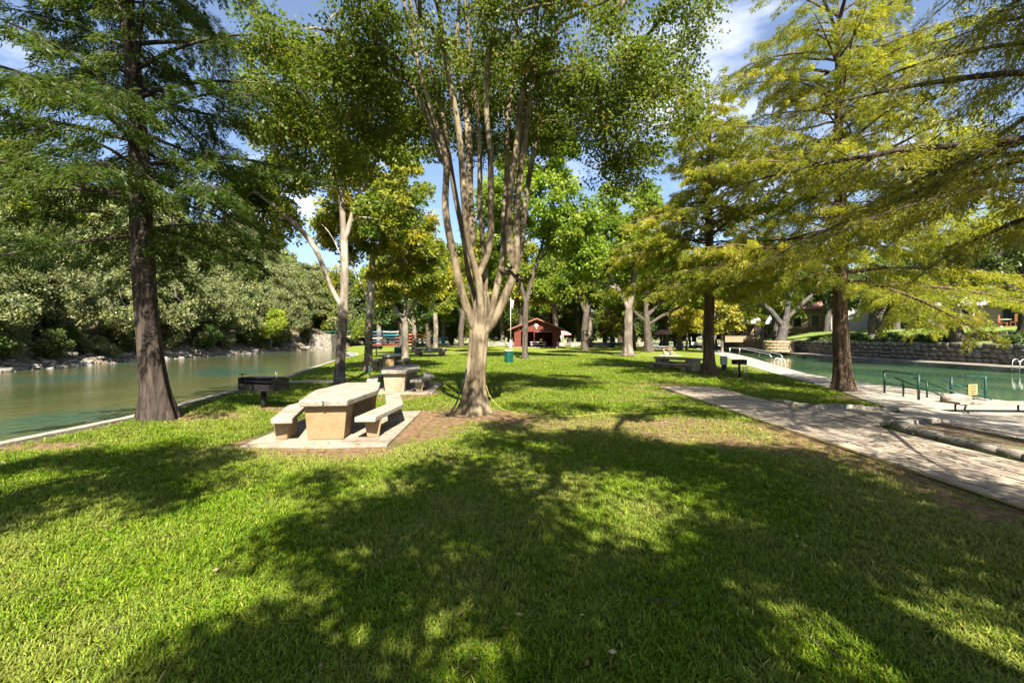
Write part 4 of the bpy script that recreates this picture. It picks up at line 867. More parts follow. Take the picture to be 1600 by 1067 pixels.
# ------------------------------------------------------------------ post grills
def grill(x, y, rz, label, w=.55, d=.42, h=.26, zb=.72, big=False, mat=None):
    mat = mat or black_metal
    gz_ = float(gz(x)); r = empty('post_grill', (x, y, gz_), rz, label, 'grill', 'iron post grills')
    MB().tube([(0, 0, -.1), (0, 0, zb + .01)], .055 if not big else .075, 12).build('post', mat, r, True)
    b = MB(); t = .012
    b.box((0, 0, zb + .014), (w, d, .02)).box((-w / 2 + t / 2, 0, zb + h / 2 + .025), (t, d, h)).box((w / 2 - t / 2, 0, zb + h / 2 + .025), (t, d, h)).box((0, d / 2 - t / 2, zb + h / 2 + .025), (w - 2 * t - .002, t, h))
    b.box((0, -d / 2 + t / 2, zb + h * .25 + .025), (w - 2 * t - .002, t, h * .5)); b.build('firebox', mat, r)
    gb = MB(); nb = 12
    for i in range(nb): gb.box((-w / 2 + .05 + (w - .1) * i / (nb - 1), 0, zb + h * .78), (.014, d - .04, .014))
    gb.box((0, -d / 2 + .05, zb + h * .78 - .014), (w - .06, .014, .012)).box((0, d / 2 - .05, zb + h * .78 - .014), (w - .06, .014, .012)); gb.build('grate', mat, r)
    if big:
        MB().box((-.04, .02, zb + h + .03), (w * .55, d * .55, .015), rz=.05).build('griddle_plate', mat, r)
        hb = MB(); hb.tube([(-w / 2 - .002, -.1, zb + h * .5), (-w / 2 - .09, -.1, zb + h * .6), (-w / 2 - .06, -.1, zb + h + .1)], .012, 6); hb.box((-w / 2 - .06, -.1, zb + h + .11), (.16, .09, .02)); hb.build('handle', mat, r)
        MB().tube([(-w / 2, 0, zb + .05), (-w / 2 - .16, -.05, zb + .03)], .014, 6).build('lever', mat, r)
        k = MB(); k.tube([(w / 2 - .14, .0, zb + h + .02), (w / 2 - .14, 0, zb + h + .11)], .010, 6)
        k.tube([(w / 2 - .14 + .035 * math.cos(a), 0, zb + h + .155 + .05 * math.sin(a)) for a in np.linspace(-1.57, 4.7, 14)], .009, 6); k.build('coil_handle', silver, r)
    else:
        MB().tube([(w / 2, -.05, zb + h * .75), (w / 2 + .12, -.05, zb + h * .8)], .01, 6).build('handle', mat, r)
    return r
x, y = at(412, 637); grill(x, y, R(-16), 'wide black iron grill on a thick post beside the table marked 2', 1.18, .62, .34, .50, True)
x, y = at(588, 558); grill(x, y, R(5), 'small black grill behind the table near the tap', 1.1, .6, .3, .8)
x, y = at(1155, 587, -.1); grill(x, y, R(4), 'rusty black post grill right of the dark cypress', .62, .45, .24, .72)
x, y = at(1084, 546); grill(x, y, R(4), 'pale-topped grill on the far pool lawn', 1.1, .6, .5, .9, mat=plain('grey_iron', (.45, .45, .45)))

# ------------------------------------------------------------------ bins, tap, hoses
def bin_(x, y, label, s=1.0):
    r = empty('litter_bin', (x, y, float(gz(x))), 0, label, 'bin', 'green litter bins'); r.scale = (s,) * 3
    MB().lathe([(.30, 0), (.30, .90)], n=20).build('barrel', can_green, r)
    for k in range(16):
        a = 2 * math.pi * k / 16; MB().box((.335 * math.cos(a), .335 * math.sin(a), .49), (.03, .095, .92), rz=a).build('slat', can_green, r)
    MB().lathe([(.34, .955), (.36, .99), (.30, 1.04), (.26, 1.0)], n=20).build('liner', white_paint, r, True)
x, y = at(795, 567); bin_(x, y, 'green slatted bin with white liner in front of the red hut', .98)
x, y = at(626, 557); bin_(x - .3, y, 'green slatted bin next to the thin riverside trees')
x, y = at(953, 541); bin_(x, y - 3, 'green slatted bin under the young pale cypress', 1.15)
x, y = at(577, 588)
r = empty('water_tap', (x, y, 0), 0, 'short teal standpipe tap on the grass', 'tap')
MB().tube([(0, 0, -.05), (0, 0, .42)], .035, 10).build('pipe', teal_paint, r, True); MB().lathe([(.05, .42), (.055, .47), (.03, .52)], n=10).build('valve', teal_paint, r, True); MB().tube([(0, -.03, .40), (0, -.12, .38), (0, -.13, .33)], .018, 8).build('spout', teal_paint, r, True)
def hose(name, pts, rad, mat, label):
    q = smooth_path(pts, 60); tb = MB().tube([tuple(p) for p in q], rad, 6).build(name, mat, None, True); tag(tb, label, 'hose'); return tb
hose('garden_hose', [(cx + .30, cyy - .08, .75), (cx + .38, cyy - .1, .45), (cx + .75, cyy - .3, .12), (cx + 1.3, cyy - .55, .06), (cx + 1.15, cyy - 1.0, .06), (cx + 1.8, cyy - .62, .06), (cx + 2.5, cyy - .8, .06), (cx + 3.3, cyy - .35, .06), (cx + 4.4, cyy - .3, .06), (5.6, 12.6, .06)], .008, hose_y, 'yellow garden hose trailing from the big tan tree across the grass')
hose('garden_hose', [(5.84, 16.2, .06), (5.80, 12, .06), (5.86, 9.5, .06), (5.80, 7.6, .06), (5.83, 5.5, .06), (5.7, 3.0, .06)], .010, hose_y, 'yellow garden hose lying along the edge of the flagstone path')
hose('garden_hose', [(cx - .20, cyy - .20, 1.2), (cx - .29, cyy - .26, .8), (cx - .43, cyy - .36, .35), (cx - .60, cyy - .46, .05), (cx - .70, cyy - .42, .03)], .022, hose_k, 'black hose leaning against the foot of the big tan tree')

# ------------------------------------------------------------------ pool rails, ladders, bench, sign
def rail(name, tubes, mat, label, cat, group=None, loc=(0, 0, 0)):
    r = empty(name, loc, 0, label, cat, group)
    for nm, pts, rad in tubes: MB().tube(pts, rad, 8).build(nm, mat, r, True)
    return r
zt = -.19
rail('guard_rail', [('post', [(14.55, 18, zt), (14.55, 18, .72)], .035), ('post', [(14.12, 16.0, zt), (14.12, 16, .72)], .04), ('top_bar', [(14.55, 18, .70), (14.12, 16, .70)], .025), ('middle_bar', [(14.55, 18, .22), (14.12, 16, .22)], .02)], green_paint, 'square green guard rail at the head of the pool steps', 'railing')
rail('hand_rail', [('post', [(14.35, 16.9, zt), (14.35, 16.9, .42)], .03), ('post', [(14.95, 16.0, zt), (14.95, 16, .12)], .03), ('bar', [(14.2, 17.1, .50), (14.98, 15.3, -.18)], .028)], green_paint, 'sloping green handrail beside the square guard rail', 'railing')
rail('hand_rail', [('post', [(14.95, 16.6, zt), (14.95, 16.6, .42)], .03), ('post', [(15.35, 16.1, zt), (15.35, 16.1, .62)], .045), ('bar', [(14.75, 16.9, .52), (15.65, 15.6, -.1)], .028)], green_paint, 'sloping green handrail next to the warning sign', 'railing')
rail('hand_rail', [('post', [(15.75, 16.5, zt), (15.75, 16.5, .45)], .03), ('bar', [(15.6, 16.7, .48), (16.35, 15.7, -.12)], .028), ('post', [(16.75, 16.3, -.3), (16.75, 16.3, .62)], .035), ('top_bar', [(15.9, 16.6, .60), (16.75, 16.3, .60)], .02), ('middle_bar', [(15.9, 16.6, .25), (16.75, 16.3, .25)], .016)], teal_paint, 'pale green rail over the water behind the warning sign', 'railing')
sg = empty('warning_sign', (15.9, 15.9, -.2), R(8), 'small yellow sign with dark lettering fixed by the pool steps', 'sign')
MB().box((0, 0, .40), (.36, .012, .36)).build('board', plain('sign_yellow', (.40, .26, .10)), sg); MB().tube([(-.14, .03, 0), (-.14, .03, .6)], .02, 8).build('post', green_paint, sg)
for k, w in enumerate((.22, .26, .2, .24, .18)): MB().box((0, -.0085, .53 - k * .062), (w, .004, .026)).build('lettering', hose_k, sg)
bn = empty('plank_bench', (14.9, 13.3, -.2), R(-3), 'long low pale slab bench on curved iron legs by the pool', 'bench')
MB().box((0, 0, .30), (4.1, .42, .07)).build('seat', concrete_top, bn, bevel=.015)
for x in (-1.85, -.1, 1.6):
    MB().tube([(x, -.17, .262), (x - .03, -.15, .14), (x + .03, -.2, .05), (x - .02, -.24, .02)], .025, 8).tube([(x, .17, .262), (x - .03, .15, .14), (x + .03, .2, .05), (x - .02, .24, .02)], .025, 8).box((x, 0, .245), (.05, .36, .03)).build('leg', black_metal, bn, True)
def ladder(x, y, rz, label, mat):
    r = empty('pool_ladder', (x, y, -.18), rz, label, 'ladder', 'pool ladders')
    for s in (-.25, .25):
        MB().tube([(-.35, s, 0), (-.35, s, .45), (-.25, s, .62), (-.05, s, .66), (.12, s, .55), (.18, s, .3), (.2, s, -.6)], .028, 8).build('stile', mat, r, True)
    for z in (-.05, -.3): MB().tube([(.19, -.25, z), (.19, .25, z)], .02, 6).build('rung', mat, r, True)
ladder(19.6, 33.6, R(0), 'white pool ladder curving over the near deck edge', white_paint); ladder(35.4, 32.2, R(180), 'silver pool ladder on the far ledge', silver)
for k, (xx, yy) in enumerate(((27.2, 57.5), (28.4, 57.5))):
    rail('step_rail', [('post', [(xx, yy, -.2), (xx, yy, .7)], .04), ('bar', [(xx, yy + .3, .72), (xx + .3, yy - 2, .7), (xx + 1.3, yy - 6.5, .1), (xx + 1.4, yy - 6.8, -.2)], .04), ('post', [(xx + 1.0, yy - 5, -.3), (xx + 1.0, yy - 5, .3)], .035)], silver, 'pale metal handrail running down into the pool beyond the grill', 'railing', 'twin rails of the far pool steps')
rb = link('boulder', rock_mesh(77, rock_mat, .5, .14), None, None, (14.75, 15.3, -.08)); rb.scale = (.75, .5, .38); tag(rb, 'pale flat boulder at the foot of the green handrails', 'rock')
# small side bench and camp chair behind the dark cypress
r = empty('side_bench', (13.2, 26.6, -.2), R(20), 'small grey metal bench behind the rusty grill', 'bench')
MB().box((0, 0, .45), (.85, .3, .05)).build('seat', grey_wood, r)
for x in (-.33, .33): MB().tube([(x, -.1, 0), (x, -.1, .42)], .025, 6).tube([(x, .1, 0), (x, .1, .42)], .025, 6).build('leg', grey_wood, r)
x, y = at(1131, 579, -.1)
r = empty('camp_chair', (x, y, -.1), R(12), 'folded mottled grey-green chair standing right of the dark cypress', 'chair')
mott = surf('mottled_cloth', (.08, .10, .08), (.38, .42, .36), 14, .85, .1)
MB().prism([(-.24, -.05), (.24, -.05), (.26, .05), (-.26, .05)], .38, .92).build('backrest', mott, r, bevel=.05); MB().box((0, 0, .2), (.32, .12, .4), top=(1, 1), bot=(.8, 1)).build('seat', navy, r, bevel=.03)
for s in (-1, 1): MB().tube([(.14 * s, -.1, 0), (.2 * s, .02, .6)], .014, 6).build('leg', black_metal, r)

# ------------------------------------------------------------------ red hut, flag
HX_, HY_ = (838 - 800) * 90 / 720, 90.0
h = empty('red_hut', (HX_, HY_, 0), 0, 'red gabled open-fronted hut with round white sign', 'hut')
MB().box((0, 2.5, .04), (11.2, 7.4, .12)).build('floor_slab', pad_mat, h)
MB().box((-3.65, 0, 1.75), (1.3, .2, 3.3)).build('front_wall', red_wood, h); MB().box((3.72, 0, 1.75), (1.15, .2, 3.3)).build('front_wall', red_wood, h)
MB().add([(-4.3, -.1, 3.1), (4.3, -.1, 3.1), (4.3, -.1, 3.75), (0, -.1, 5.45), (-4.3, -.1, 3.75), (-4.3, .1, 3.1), (4.3, .1, 3.1), (4.3, .1, 3.75), (0, .1, 5.45), (-4.3, .1, 3.75)], [(0, 1, 2, 3, 4), (9, 8, 7, 6, 5), (0, 5, 6, 1), (1, 6, 7, 2), (2, 7, 8, 3), (3, 8, 9, 4), (4, 9, 5, 0)]).build('gable', red_wood, h, loc=(0, -.004, 0))
for s in (-1, 1): MB().box((s * 4.2, 2.9, 1.75), (.2, 5.6, 3.3)).build('side_wall', red_wood, h)
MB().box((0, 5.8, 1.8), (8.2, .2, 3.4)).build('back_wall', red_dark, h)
MB().box((-.4, 0, 1.6), (.14, .14, 3.0)).build('post', red_wood, h)
for s in (-1, 1):
    p = [(0, -.9, 5.62), (s * 5.6, -.9, 3.38), (s * 5.6, 6.4, 3.38), (0, 6.4, 5.62)]; vs = p + [(a_, b_, c_ + .14) for a_, b_, c_ in p]
    f_ = [(0, 1, 2, 3), (7, 6, 5, 4), (0, 4, 5, 1), (1, 5, 6, 2), (2, 6, 7, 3), (3, 7, 4, 0)]
    rf = MB().add(vs, f_ if s > 0 else [q[::-1] for q in f_]).build('roof', roof_red, h)
    q = [(0, -.96, 5.50), (s * 5.62, -.96, 3.26), (s * 5.62, -.96, 3.46), (0, -.96, 5.70)]; vs = q + [(a_, b_ + .05, c_) for a_, b_, c_ in q]
    MB().add(vs, f_).build('fascia', plain('fascia_%d' % s, (.22, .08, .055)) if s < 0 else MATS['fascia_-1'], rf)
sn = MB().add([(.36 * math.cos(a), -.15, 4.35 + .36 * math.sin(a)) for a in np.linspace(0, 6.283, 25)[:-1]] + [(.36 * math.cos(a), -.11, 4.35 + .36 * math.sin(a)) for a in np.linspace(0, 6.283, 25)[:-1]], [tuple(range(24)), tuple(range(47, 23, -1))] + [(k, 24 + k, 24 + (k + 1) % 24, (k + 1) % 24) for k in range(24)]).build('round_sign', white_paint, h)
MB().add([(.13 * math.cos(a), -.157, 4.35 + .13 * math.sin(a)) for a in np.linspace(0, 6.283, 17)[:-1]], [tuple(range(16))]).build('emblem', grey_wood, sn)
MB().lathe([(.10, 3.62), (.06, 3.75), (.03, 3.9)], (0, -.25, 0), 10).build('lamp', white_paint, h); MB().box((-3.45, -.2, 3.62), (.3, .16, .2)).build('lamp', white_paint, h)
MB().box((4.15, -.16, .6), (.3, .12, 1.1)).build('corner_board', plain('pink_board', (.62, .36, .32)), h); MB().box((1.4, -.12, 3.06), (3.2, .08, .09)).build('lintel', pad_mat, h)
tb = empty('plank_table', (HX_ + .4, HY_ + 1.2, .1), 0, 'white plank table with bench inside the red hut', 'table')
MB().box((0, 0, .95), (3.2, .9, .1)).build('tabletop', white_paint, tb); MB().box((0, -.8, .5), (3.1, .34, .12)).build('bench_seat', white_paint, tb)
for x in (-1.3, 1.3): MB().box((x, -.3, .45), (.1, 1.3, .88)).build('leg', wood, tb)
bx_ = MB().prism([(-.25, -.2), (.25, -.2), (.25, .2), (-.25, .2)], 0, .62, .9).build('yellow_crate', plain('crate_yellow', (.55, .36, .03)), bevel=.03, loc=(HX_ + .95, HY_ + 1.1, 1.102)); tag(bx_, 'yellow crate on the plank table inside the hut', 'crate')
sh = empty('shelf_unit', (HX_ + 1.8, HY_ + 5.2, .1), 0, 'dark shelf unit against the back of the hut', 'shelf')
MB().box((-1.4, 0, 1.2), (.08, .5, 2.4)).box((1.4, 0, 1.2), (.08, .5, 2.4)).build('side_panel', wood, sh)
for z in (.3, 1.0, 1.7, 2.35): MB().box((0, 0, z), (2.7, .5, .06)).build('shelf', wood, sh)
fp = empty('flagpole', (-.25, 86, 0), 0, 'white flagpole with a furled flag beside the hut', 'flagpole')
MB().tube([(0, 0, 1.4), (0, 0, 9.6)], [.075, .045], 10).build('pole', white_paint, fp, True); MB().lathe([(.26, 0), (.24, 1.4), (.12, 1.5)], n=12).build('base', plain('pink_white', (.42, .30, .27)), fp); MB().lathe([(.02, 9.55), (.12, 9.7), (.02, 9.85)], n=10).build('finial', silver, fp, True)
vs = []; fs = []
for i in range(9):
    for k in range(7): vs.append((.1 + .55 * i / 8 * (1 - .35 * k / 6), .14 * math.sin(i * 1.5 + k * .4), 9.2 - 1.7 * k / 6 - .35 * i / 8))
fs = [(i * 7 + k, i * 7 + k + 1, (i + 1) * 7 + k + 1, (i + 1) * 7 + k) for i in range(8) for k in range(6)]
fl = MB().add(vs, fs).build('flag', plain('flag_cloth', (.62, .32, .32), .8), fp, True); sol = fl.modifiers.new('thick', 'SOLIDIFY'); sol.thickness = .01
def parasol(x, y, s, label):
    r = empty('parasol', (x, y, 0), 0, label, 'parasol'); r.scale = (s,) * 3
    n = 8; ring = lambda rr, z: [(rr * math.cos(2 * math.pi * (k + .5) / n), rr * math.sin(2 * math.pi * (k + .5) / n), z) for k in range(n)]
    vs = [(0, 0, 3.55)] + ring(1.05, 3.32) + ring(1.95, 2.85) + ring(1.97, 2.62)
    fs = [(0, 1 + k, 1 + (k + 1) % n) for k in range(n)] + [(1 + j * n + k, 1 + (j + 1) * n + k, 1 + (j + 1) * n + (k + 1) % n, 1 + j * n + (k + 1) % n) for j in range(2) for k in range(n)]
    MB().add(vs, fs).build('canopy', pink_cloth, r).modifiers.new('thick', 'SOLIDIFY').thickness = .02
    MB().tube([(0, 0, 0), (0, 0, 3.5)], .05, 8).build('pole', white_paint, r); MB().lathe([(.4, 0), (.4, .12), (.06, .2)], n=12).build('base', concrete_grey, r)
    for k in range(n):
        a = 2 * math.pi * (k + .5) / n; MB().tube([(0, 0, 3.48), (1.9 * math.cos(a), 1.9 * math.sin(a), 2.82)], .015, 4).build('rib', white_paint, r)
x = (1035 - 800) * 92 / 720; parasol(x, 92, 1.0, 'pink parasol standing on the far lawn by the pool'); parasol(HX_ + 5.9, 97, .95, 'pink parasol half hidden behind the red hut')

# ------------------------------------------------------------------ boats on racks
def hull(L_=3.5, W=.72, H=.40):
    vs = []; fs = []; n = 11; m = 10
    for i in range(n):
        f = i / (n - 1.0) * 2 - 1; w = W / 2 * max(.03, (1 - abs(f) ** 2.4)); hh = H * (.55 + .45 * (1 - abs(f) ** 3)) / 2; zc = .10 * abs(f) ** 2.5
        for k in range(m):
            a = 2 * math.pi * k / m; vs.append((f * L_ / 2, w * math.cos(a), zc + hh * math.sin(a) * (1 if math.sin(a) < 0 else .7)))
    fs = [(i * m + k, (i + 1) * m + k, (i + 1) * m + (k + 1) % m, i * m + (k + 1) % m) for i in range(n - 1) for k in range(m)] + [tuple(range(m)), tuple(range(n * m - 1, (n - 1) * m - 1, -1))]
    return MB().add(vs, fs).mesh('hull', True)
hull_me = hull(); cock_me = MB().lathe([(.30, 0), (.34, .05), (.26, .03), (.24, -.02)], n=14).mesh('cockpit', True)
bcol = {'teal': plain('boat_teal', (0.012, 0.132, 0.168)), 'navy': plain('boat_navy', (0.012, 0.024, 0.064)), 'white': plain('boat_white', (0.341, 0.363, 0.363)), 'maroon': plain('boat_maroon', (0.168, 0.012, 0.018)), 'orange': plain('boat_orange', (0.45, 0.156, 0.018)), 'red': plain('boat_red', (0.372, 0.024, 0.012)), 'yellow': plain('boat_yellow', (0.45, 0.27, 0.018)), 'blue': plain('boat_blue', (0.024, 0.168, 0.3)), 'black': plain('boat_black', (.02, .022, .026))}
def boat(x, y, z, c, where, rz=0.0):
    r = empty('kayak', (x, y, z), rz, '%s kayak lying on %s' % (c, where), 'kayak', 'kayaks on the riverside racks')
    for nm, me, mt in (('hull', hull_me, bcol[c]), ('cockpit', cock_me, bcol['black'])):
        o = bpy.data.objects.new(nm, me); col.objects.link(o); o.parent = r
        if not me.materials: me.materials.append(mt)
        o.material_slots[0].link = 'OBJECT'; o.material_slots[0].material = mt
        if nm == 'cockpit': o.scale = (1.4, .75, .8); o.location = (0, 0, .13)
def rack(x, y, w, tiers, dz, label):
    r = empty('boat_rack', (x, y, 0), 0, label, 'rack', 'riverside boat racks')
    for px in (-w / 2, 0, w / 2):
        MB().box((px, .55, tiers * dz / 2 + .15), (.1, .1, tiers * dz + .3)).build('post', wood, r)
        for k in range(tiers): MB().box((px, 0, .30 + k * dz), (.08, 1.1, .07)).build('arm', wood, r)
rack(-25.6, 91.5, 5.6, 5, .62, 'tall timber rack of teal, dark and maroon kayaks by the river')
seq = [('maroon', 'maroon'), ('navy', 'black'), ('white', 'navy'), ('navy', 'teal'), ('teal', 'white')]
tier = ['bottom', 'second', 'third', 'fourth', 'top']
for k, (c1, c2) in enumerate(seq):
    boat(-27.3, 91.4, .56 + k * .62, c1, 'the %s tier of the tall rack, river end' % tier[k], .04); boat(-23.9, 91.4, .56 + k * .62, c2, 'the %s tier of the tall rack, lawn end' % tier[k], -.03)
rack(-20.2, 94, 5.2, 4, .66, 'timber rack of orange, red and yellow kayaks')
for k, (c1, c2) in enumerate([('yellow', 'navy'), ('red', 'white'), ('red', 'orange'), ('orange', 'orange')]):
    boat(-21.8, 93.9, .56 + k * .66, c1, 'the %s tier of the orange rack, river end' % tier[k], .03); boat(-18.4, 93.9, .56 + k * .66, c2, 'the %s tier of the orange rack, lawn end' % tier[k], -.03)
rack(-15.4, 97, 3.6, 3, .66, 'low timber rack of blue and white kayaks')
for k, c1 in enumerate(('white', 'blue', 'blue')): boat(-15.4, 96.9, .56 + k * .66, c1, 'the %s tier of the low blue rack' % tier[k], .05)
# footbridge and its abutment upstream
br_ = empty('footbridge', (-42, 116, 0), 0, 'pale teal footbridge across the river far upstream', 'bridge')
MB().box((0, 0, 2.2), (26, 2.2, .35)).build('deck', concrete_grey, br_)
for s in (-1, 1):
    MB().tube([(-13, s, 3.5), (13, s, 3.5)], .07, 6).build('hand_rail', teal_paint, br_)
    for k in range(27): MB().tube([(-13 + k, s, 2.37), (-13 + k, s, 3.5)], .04, 4).build('baluster', teal_paint, br_)
ab = MB().prism([(-2.2, -1.6), (2.2, -1.6), (2.2, 1.6), (-2.2, 1.6)], -1.2, 2.6, 1.12).build('bank_abutment', stone_mat, bevel=.08, loc=(-39.3, 96, 0)); tag(ab, 'grey concrete block wall on the far river bank', 'wall')

# ------------------------------------------------------------------ far-bank stone wall, planter, steps
wl = empty('retaining_wall', (0, 0, 0), 0, 'long grey limestone retaining wall across the pool', 'wall')
wr = [rock_mesh(200 + i, stone_mat, .9, .10) for i in range(5)]
cnt = 0; far_b = MB()
vs = []; fs = []
wys = np.arange(20, 105, 1.0)
for i, y in enumerate(wys):
    x = float(wx(y)) + 2.3; vs += [(x + .02, y, -.3), (x + .02, y, 1.46), (x + .4, y, 1.46)]
    if i: k = 3 * i; fs += [(k - 3, k, k + 1, k - 2), (k - 2, k + 1, k + 2, k - 1)]
MB().add(vs, fs).build('backing', mortar_mat, wl)
for c in range(4):
    y = 27 + random.uniform(0, .4); hh = .40
    while y < 100:
        l_ = random.uniform(.45, 1.0); yc = y + l_ / 2; x = float(wx(yc)) + 2.3; a = math.atan2(float(wx(yc + .5) - wx(yc - .5)), 1)
        if yc < 68 and cnt < 290:
            o = link('stone', random.choice(wr), None, wl, (x + random.uniform(-.05, .05), yc, -.06 + (c + .5) * hh + random.uniform(-.06, .06))); o.scale = (.34, l_ * random.uniform(.86, 1.04), hh * random.uniform(.72, 1.12)); o.rotation_euler = (random.uniform(-.06, .06), 0, -a + random.uniform(-.06, .06)); cnt += 1
        else: far_b.box((x, yc, -.06 + (c + .5) * hh), (.3 + random.uniform(-.03, .05), l_ - .04, hh - .03), rz=-a)
        y += l_
tag(far_b.build('far_stones', stone_mat, wl), kind='stuff')
pl = empty('stone_planter', (37.4, 64.6, 0), 0, 'round tan stone planter at the foot of the leaning oak', 'planter')
pr = [rock_mesh(300 + i, stone_tan, .9, .08) for i in range(3)]
for c in range(4):
    for k in range(14):
        a = 2 * math.pi * (k + .5 * (c % 2)) / 14; o = link('stone', pr[(k + c) % 3], None, pl, (1.75 * math.cos(a), 1.75 * math.sin(a), .1 + c * .4)); o.scale = (.34, .80, .40); o.rotation_euler = (0, 0, a)
MB().lathe([(1.62, 0), (1.62, 1.5)], n=18).build('soil', mulch_mat, pl)
st = empty('garden_steps', (39.6, 38.6, 0), R(12), 'stone garden steps climbing from the pool wall to the patio', 'steps')
for k in range(6): MB().box((.2 + k * .36, -.3, 1.45 + .17 * k), (.42, 2.0, .2)).build('step', stone_tan, st)
for s in (-1.4, .8): MB().box((1.1, s, 1.8), (2.6, .3, 1.3)).build('cheek_wall', stone_mat, st)

# ------------------------------------------------------------------ houses on the right bank
def house(x, y, w, d, hgt, label, wall, roofm, roof_h, wins, porch=None, over=.6, hip=False, z=None):
    z0 = bz(x, y) - .3 if z is None else z
    r = empty('house', (x, y, z0), -math.asin(x / math.hypot(x, y)), label, 'house')
    MB().box((0, d / 2, hgt / 2), (w, d, hgt)).build('wall', wall, r)
    W = w / 2 + over; D0, D1 = -over, d + over; rx = W - roof_h if hip else W; rz_ = hgt + roof_h
    vs = [(-W, D0, hgt - .1), (W, D0, hgt - .1), (W, D1, hgt - .1), (-W, D1, hgt - .1), (-rx, d / 2, rz_), (rx, d / 2, rz_), (-W, D0, hgt - .3), (W, D0, hgt - .3), (W, D1, hgt - .3), (-W, D1, hgt - .3)]
    MB().add(vs, [(0, 1, 5, 4), (2, 3, 4, 5), (1, 2, 5), (3, 0, 4), (6, 7, 1, 0), (7, 8, 2, 1), (8, 9, 3, 2), (9, 6, 0, 3), (9, 8, 7, 6)]).build('roof', roofm, r)
    for wx_, wz, ww, wh, kind in wins:
        f = MB().box((wx_, -.03, wz), (ww + .24, .1, wh + .24)).build('door' if kind == 'd' else 'window', white_paint if kind != 'd' else wood, r)
        MB().box((wx_, -.075, wz), (ww, .06, wh)).build('pane', glass_dark, f)
        if ww > 1.2: MB().box((wx_, -.115, wz), (.06, .04, wh)).build('mullion', white_paint, f)
    if porch:
        px0, px1, dep, ph, pm = porch
        pr_ = MB().box(((px0 + px1) / 2, -dep / 2 - .1, ph + .12), (px1 - px0 + .5, dep + .5, .22)).build('porch_roof', pm, r)
        for q in np.linspace(px0, px1, 4): MB().box((q, -dep, ph / 2), (.22, .22, ph)).build('porch_post', wood if pm is not metal_roof else white_paint, r)
    return r
house(48.5, 93, 9, 8, 3.4, 'tan stone house with pale metal roof and orange planter wall', house_tan, metal_roof, 2.6, [(-2.0, 1.7, 2.4, 1.7, 'w'), (1.2, 1.25, 1.0, 2.3, 'd'), (3.2, 1.8, 1.1, 1.4, 'w')], (-4.4, .4, 2.6, 3.0, wood))
o = MB().box((0, 0, .5), (6.5, .6, 1.1)).box((0, 0, 1.08), (6.6, .7, .08)).build('planter_wall', stone_tan); o.location = (43.6, 86.5, bz(43.6, 86.5) - .3); o.rotation_euler = (0, 0, R(-27)); tag(o, 'orange-tan stone planter wall in front of the tan house', 'wall')
house(54.5, 82, 10, 8, 4.4, 'tan rendered house half hidden by the leaning oak', house_tan, roof_red, 2.0, [(-3.2, 2.2, 1.2, 2.0, 'w'), (-.4, 2.2, 1.2, 2.0, 'w'), (2.8, 2.2, 1.6, 2.0, 'w')])
house(57.5, 74, 11, 9, 5.2, 'white house with brown pergola behind the small bent tree', house_white, metal_roof, 2.2, [(-3.6, 1.6, 1.4, 2.0, 'w'), (.6, 1.5, 1.2, 2.4, 'd'), (3.4, 1.6, 1.4, 1.8, 'w'), (-1.0, 4.0, 1.0, 1.2, 'w'), (2.8, 4.0, 1.0, 1.2, 'w')], (.2, 5.2, 3.0, 3.2, wood), hip=True)
house(58, 55, 10, 8, 3.2, 'brown stone cottage with white roof beside the patio', house_tan, metal_roof, 2.2, [(-2.6, 1.6, 1.0, 1.8, 'w'), (1.0, 1.3, 1.1, 2.4, 'd'), (3.4, 1.7, 1.2, 1.4, 'w')])
tc_ = plain('terracotta', (.26, .085, .035))
for i, (x, y, a) in enumerate([(48.6, 45.6, .6), (49.8, 45.2, 2.2), (50.6, 46.4, 3.9), (47.4, 47.0, 5.4)]):
    r = empty('patio_chair', (x, y, bz(x, y) - .02), a, 'orange-red patio chair set out by the stone cottage', 'chair', 'patio chairs by the cottage')
    MB().box((0, 0, .45), (.6, .6, .07)).build('seat', tc_, r); MB().box((0, .3, .85), (.6, .06, .75)).build('backrest', tc_, r)
    for sx_ in (-.26, .26):
        for sy_ in (-.26, .26): MB().box((sx_, sy_, .21), (.05, .05, .42)).build('leg', tc_, r)
r = empty('patio_table', (49.2, 46.4, bz(49.2, 46.4)), 0, 'round pale patio table between the orange chairs', 'table')
MB().lathe([(.75, .7), (.75, .75)], n=20).build('tabletop', white_paint, r); MB().lathe([(.3, 0), (.06, .1), (.06, .7)], n=12).build('pedestal', white_paint, r)
up = empty('utility_pole', ((1143 - 800) * 98 / 720, 98, bz(46.8, 98) - .3), 0, 'grey utility pole with short cross-arms on the right bank', 'pole')
MB().tube([(0, 0, -1.2), (0, 0, 9.6)], [.24, .17], 10).build('pole', grey_wood, up, True)
for z, L_ in ((8.4, 1.6), (7.2, 1.2)): MB().box((0, 0, z), (L_ * 1.6, .14, .14)).build('cross_arm', grey_wood, up)
# low walls by the road behind the hut
for i, (x, y, w) in enumerate([(15, 103, 9), (24.5, 101, 8), (-2.5, 104, 6)]):
    b = MB()
    k = -w / 2
    q = empty('low_wall', (x, y, 0), R(random.uniform(-4, 4)), ['pale low block wall behind the young cypress', 'pale low block wall left of the pink parasol', 'pale low block wall left of the red hut'][i], 'wall')
    while k < w / 2:
        l_ = random.uniform(.9, 1.6); MB().box((k + l_ / 2, 0, .45), (l_ - .05, .6, .9 + random.uniform(-.12, .12))).build('block', rock_mat, q, bevel=.04); k += l_

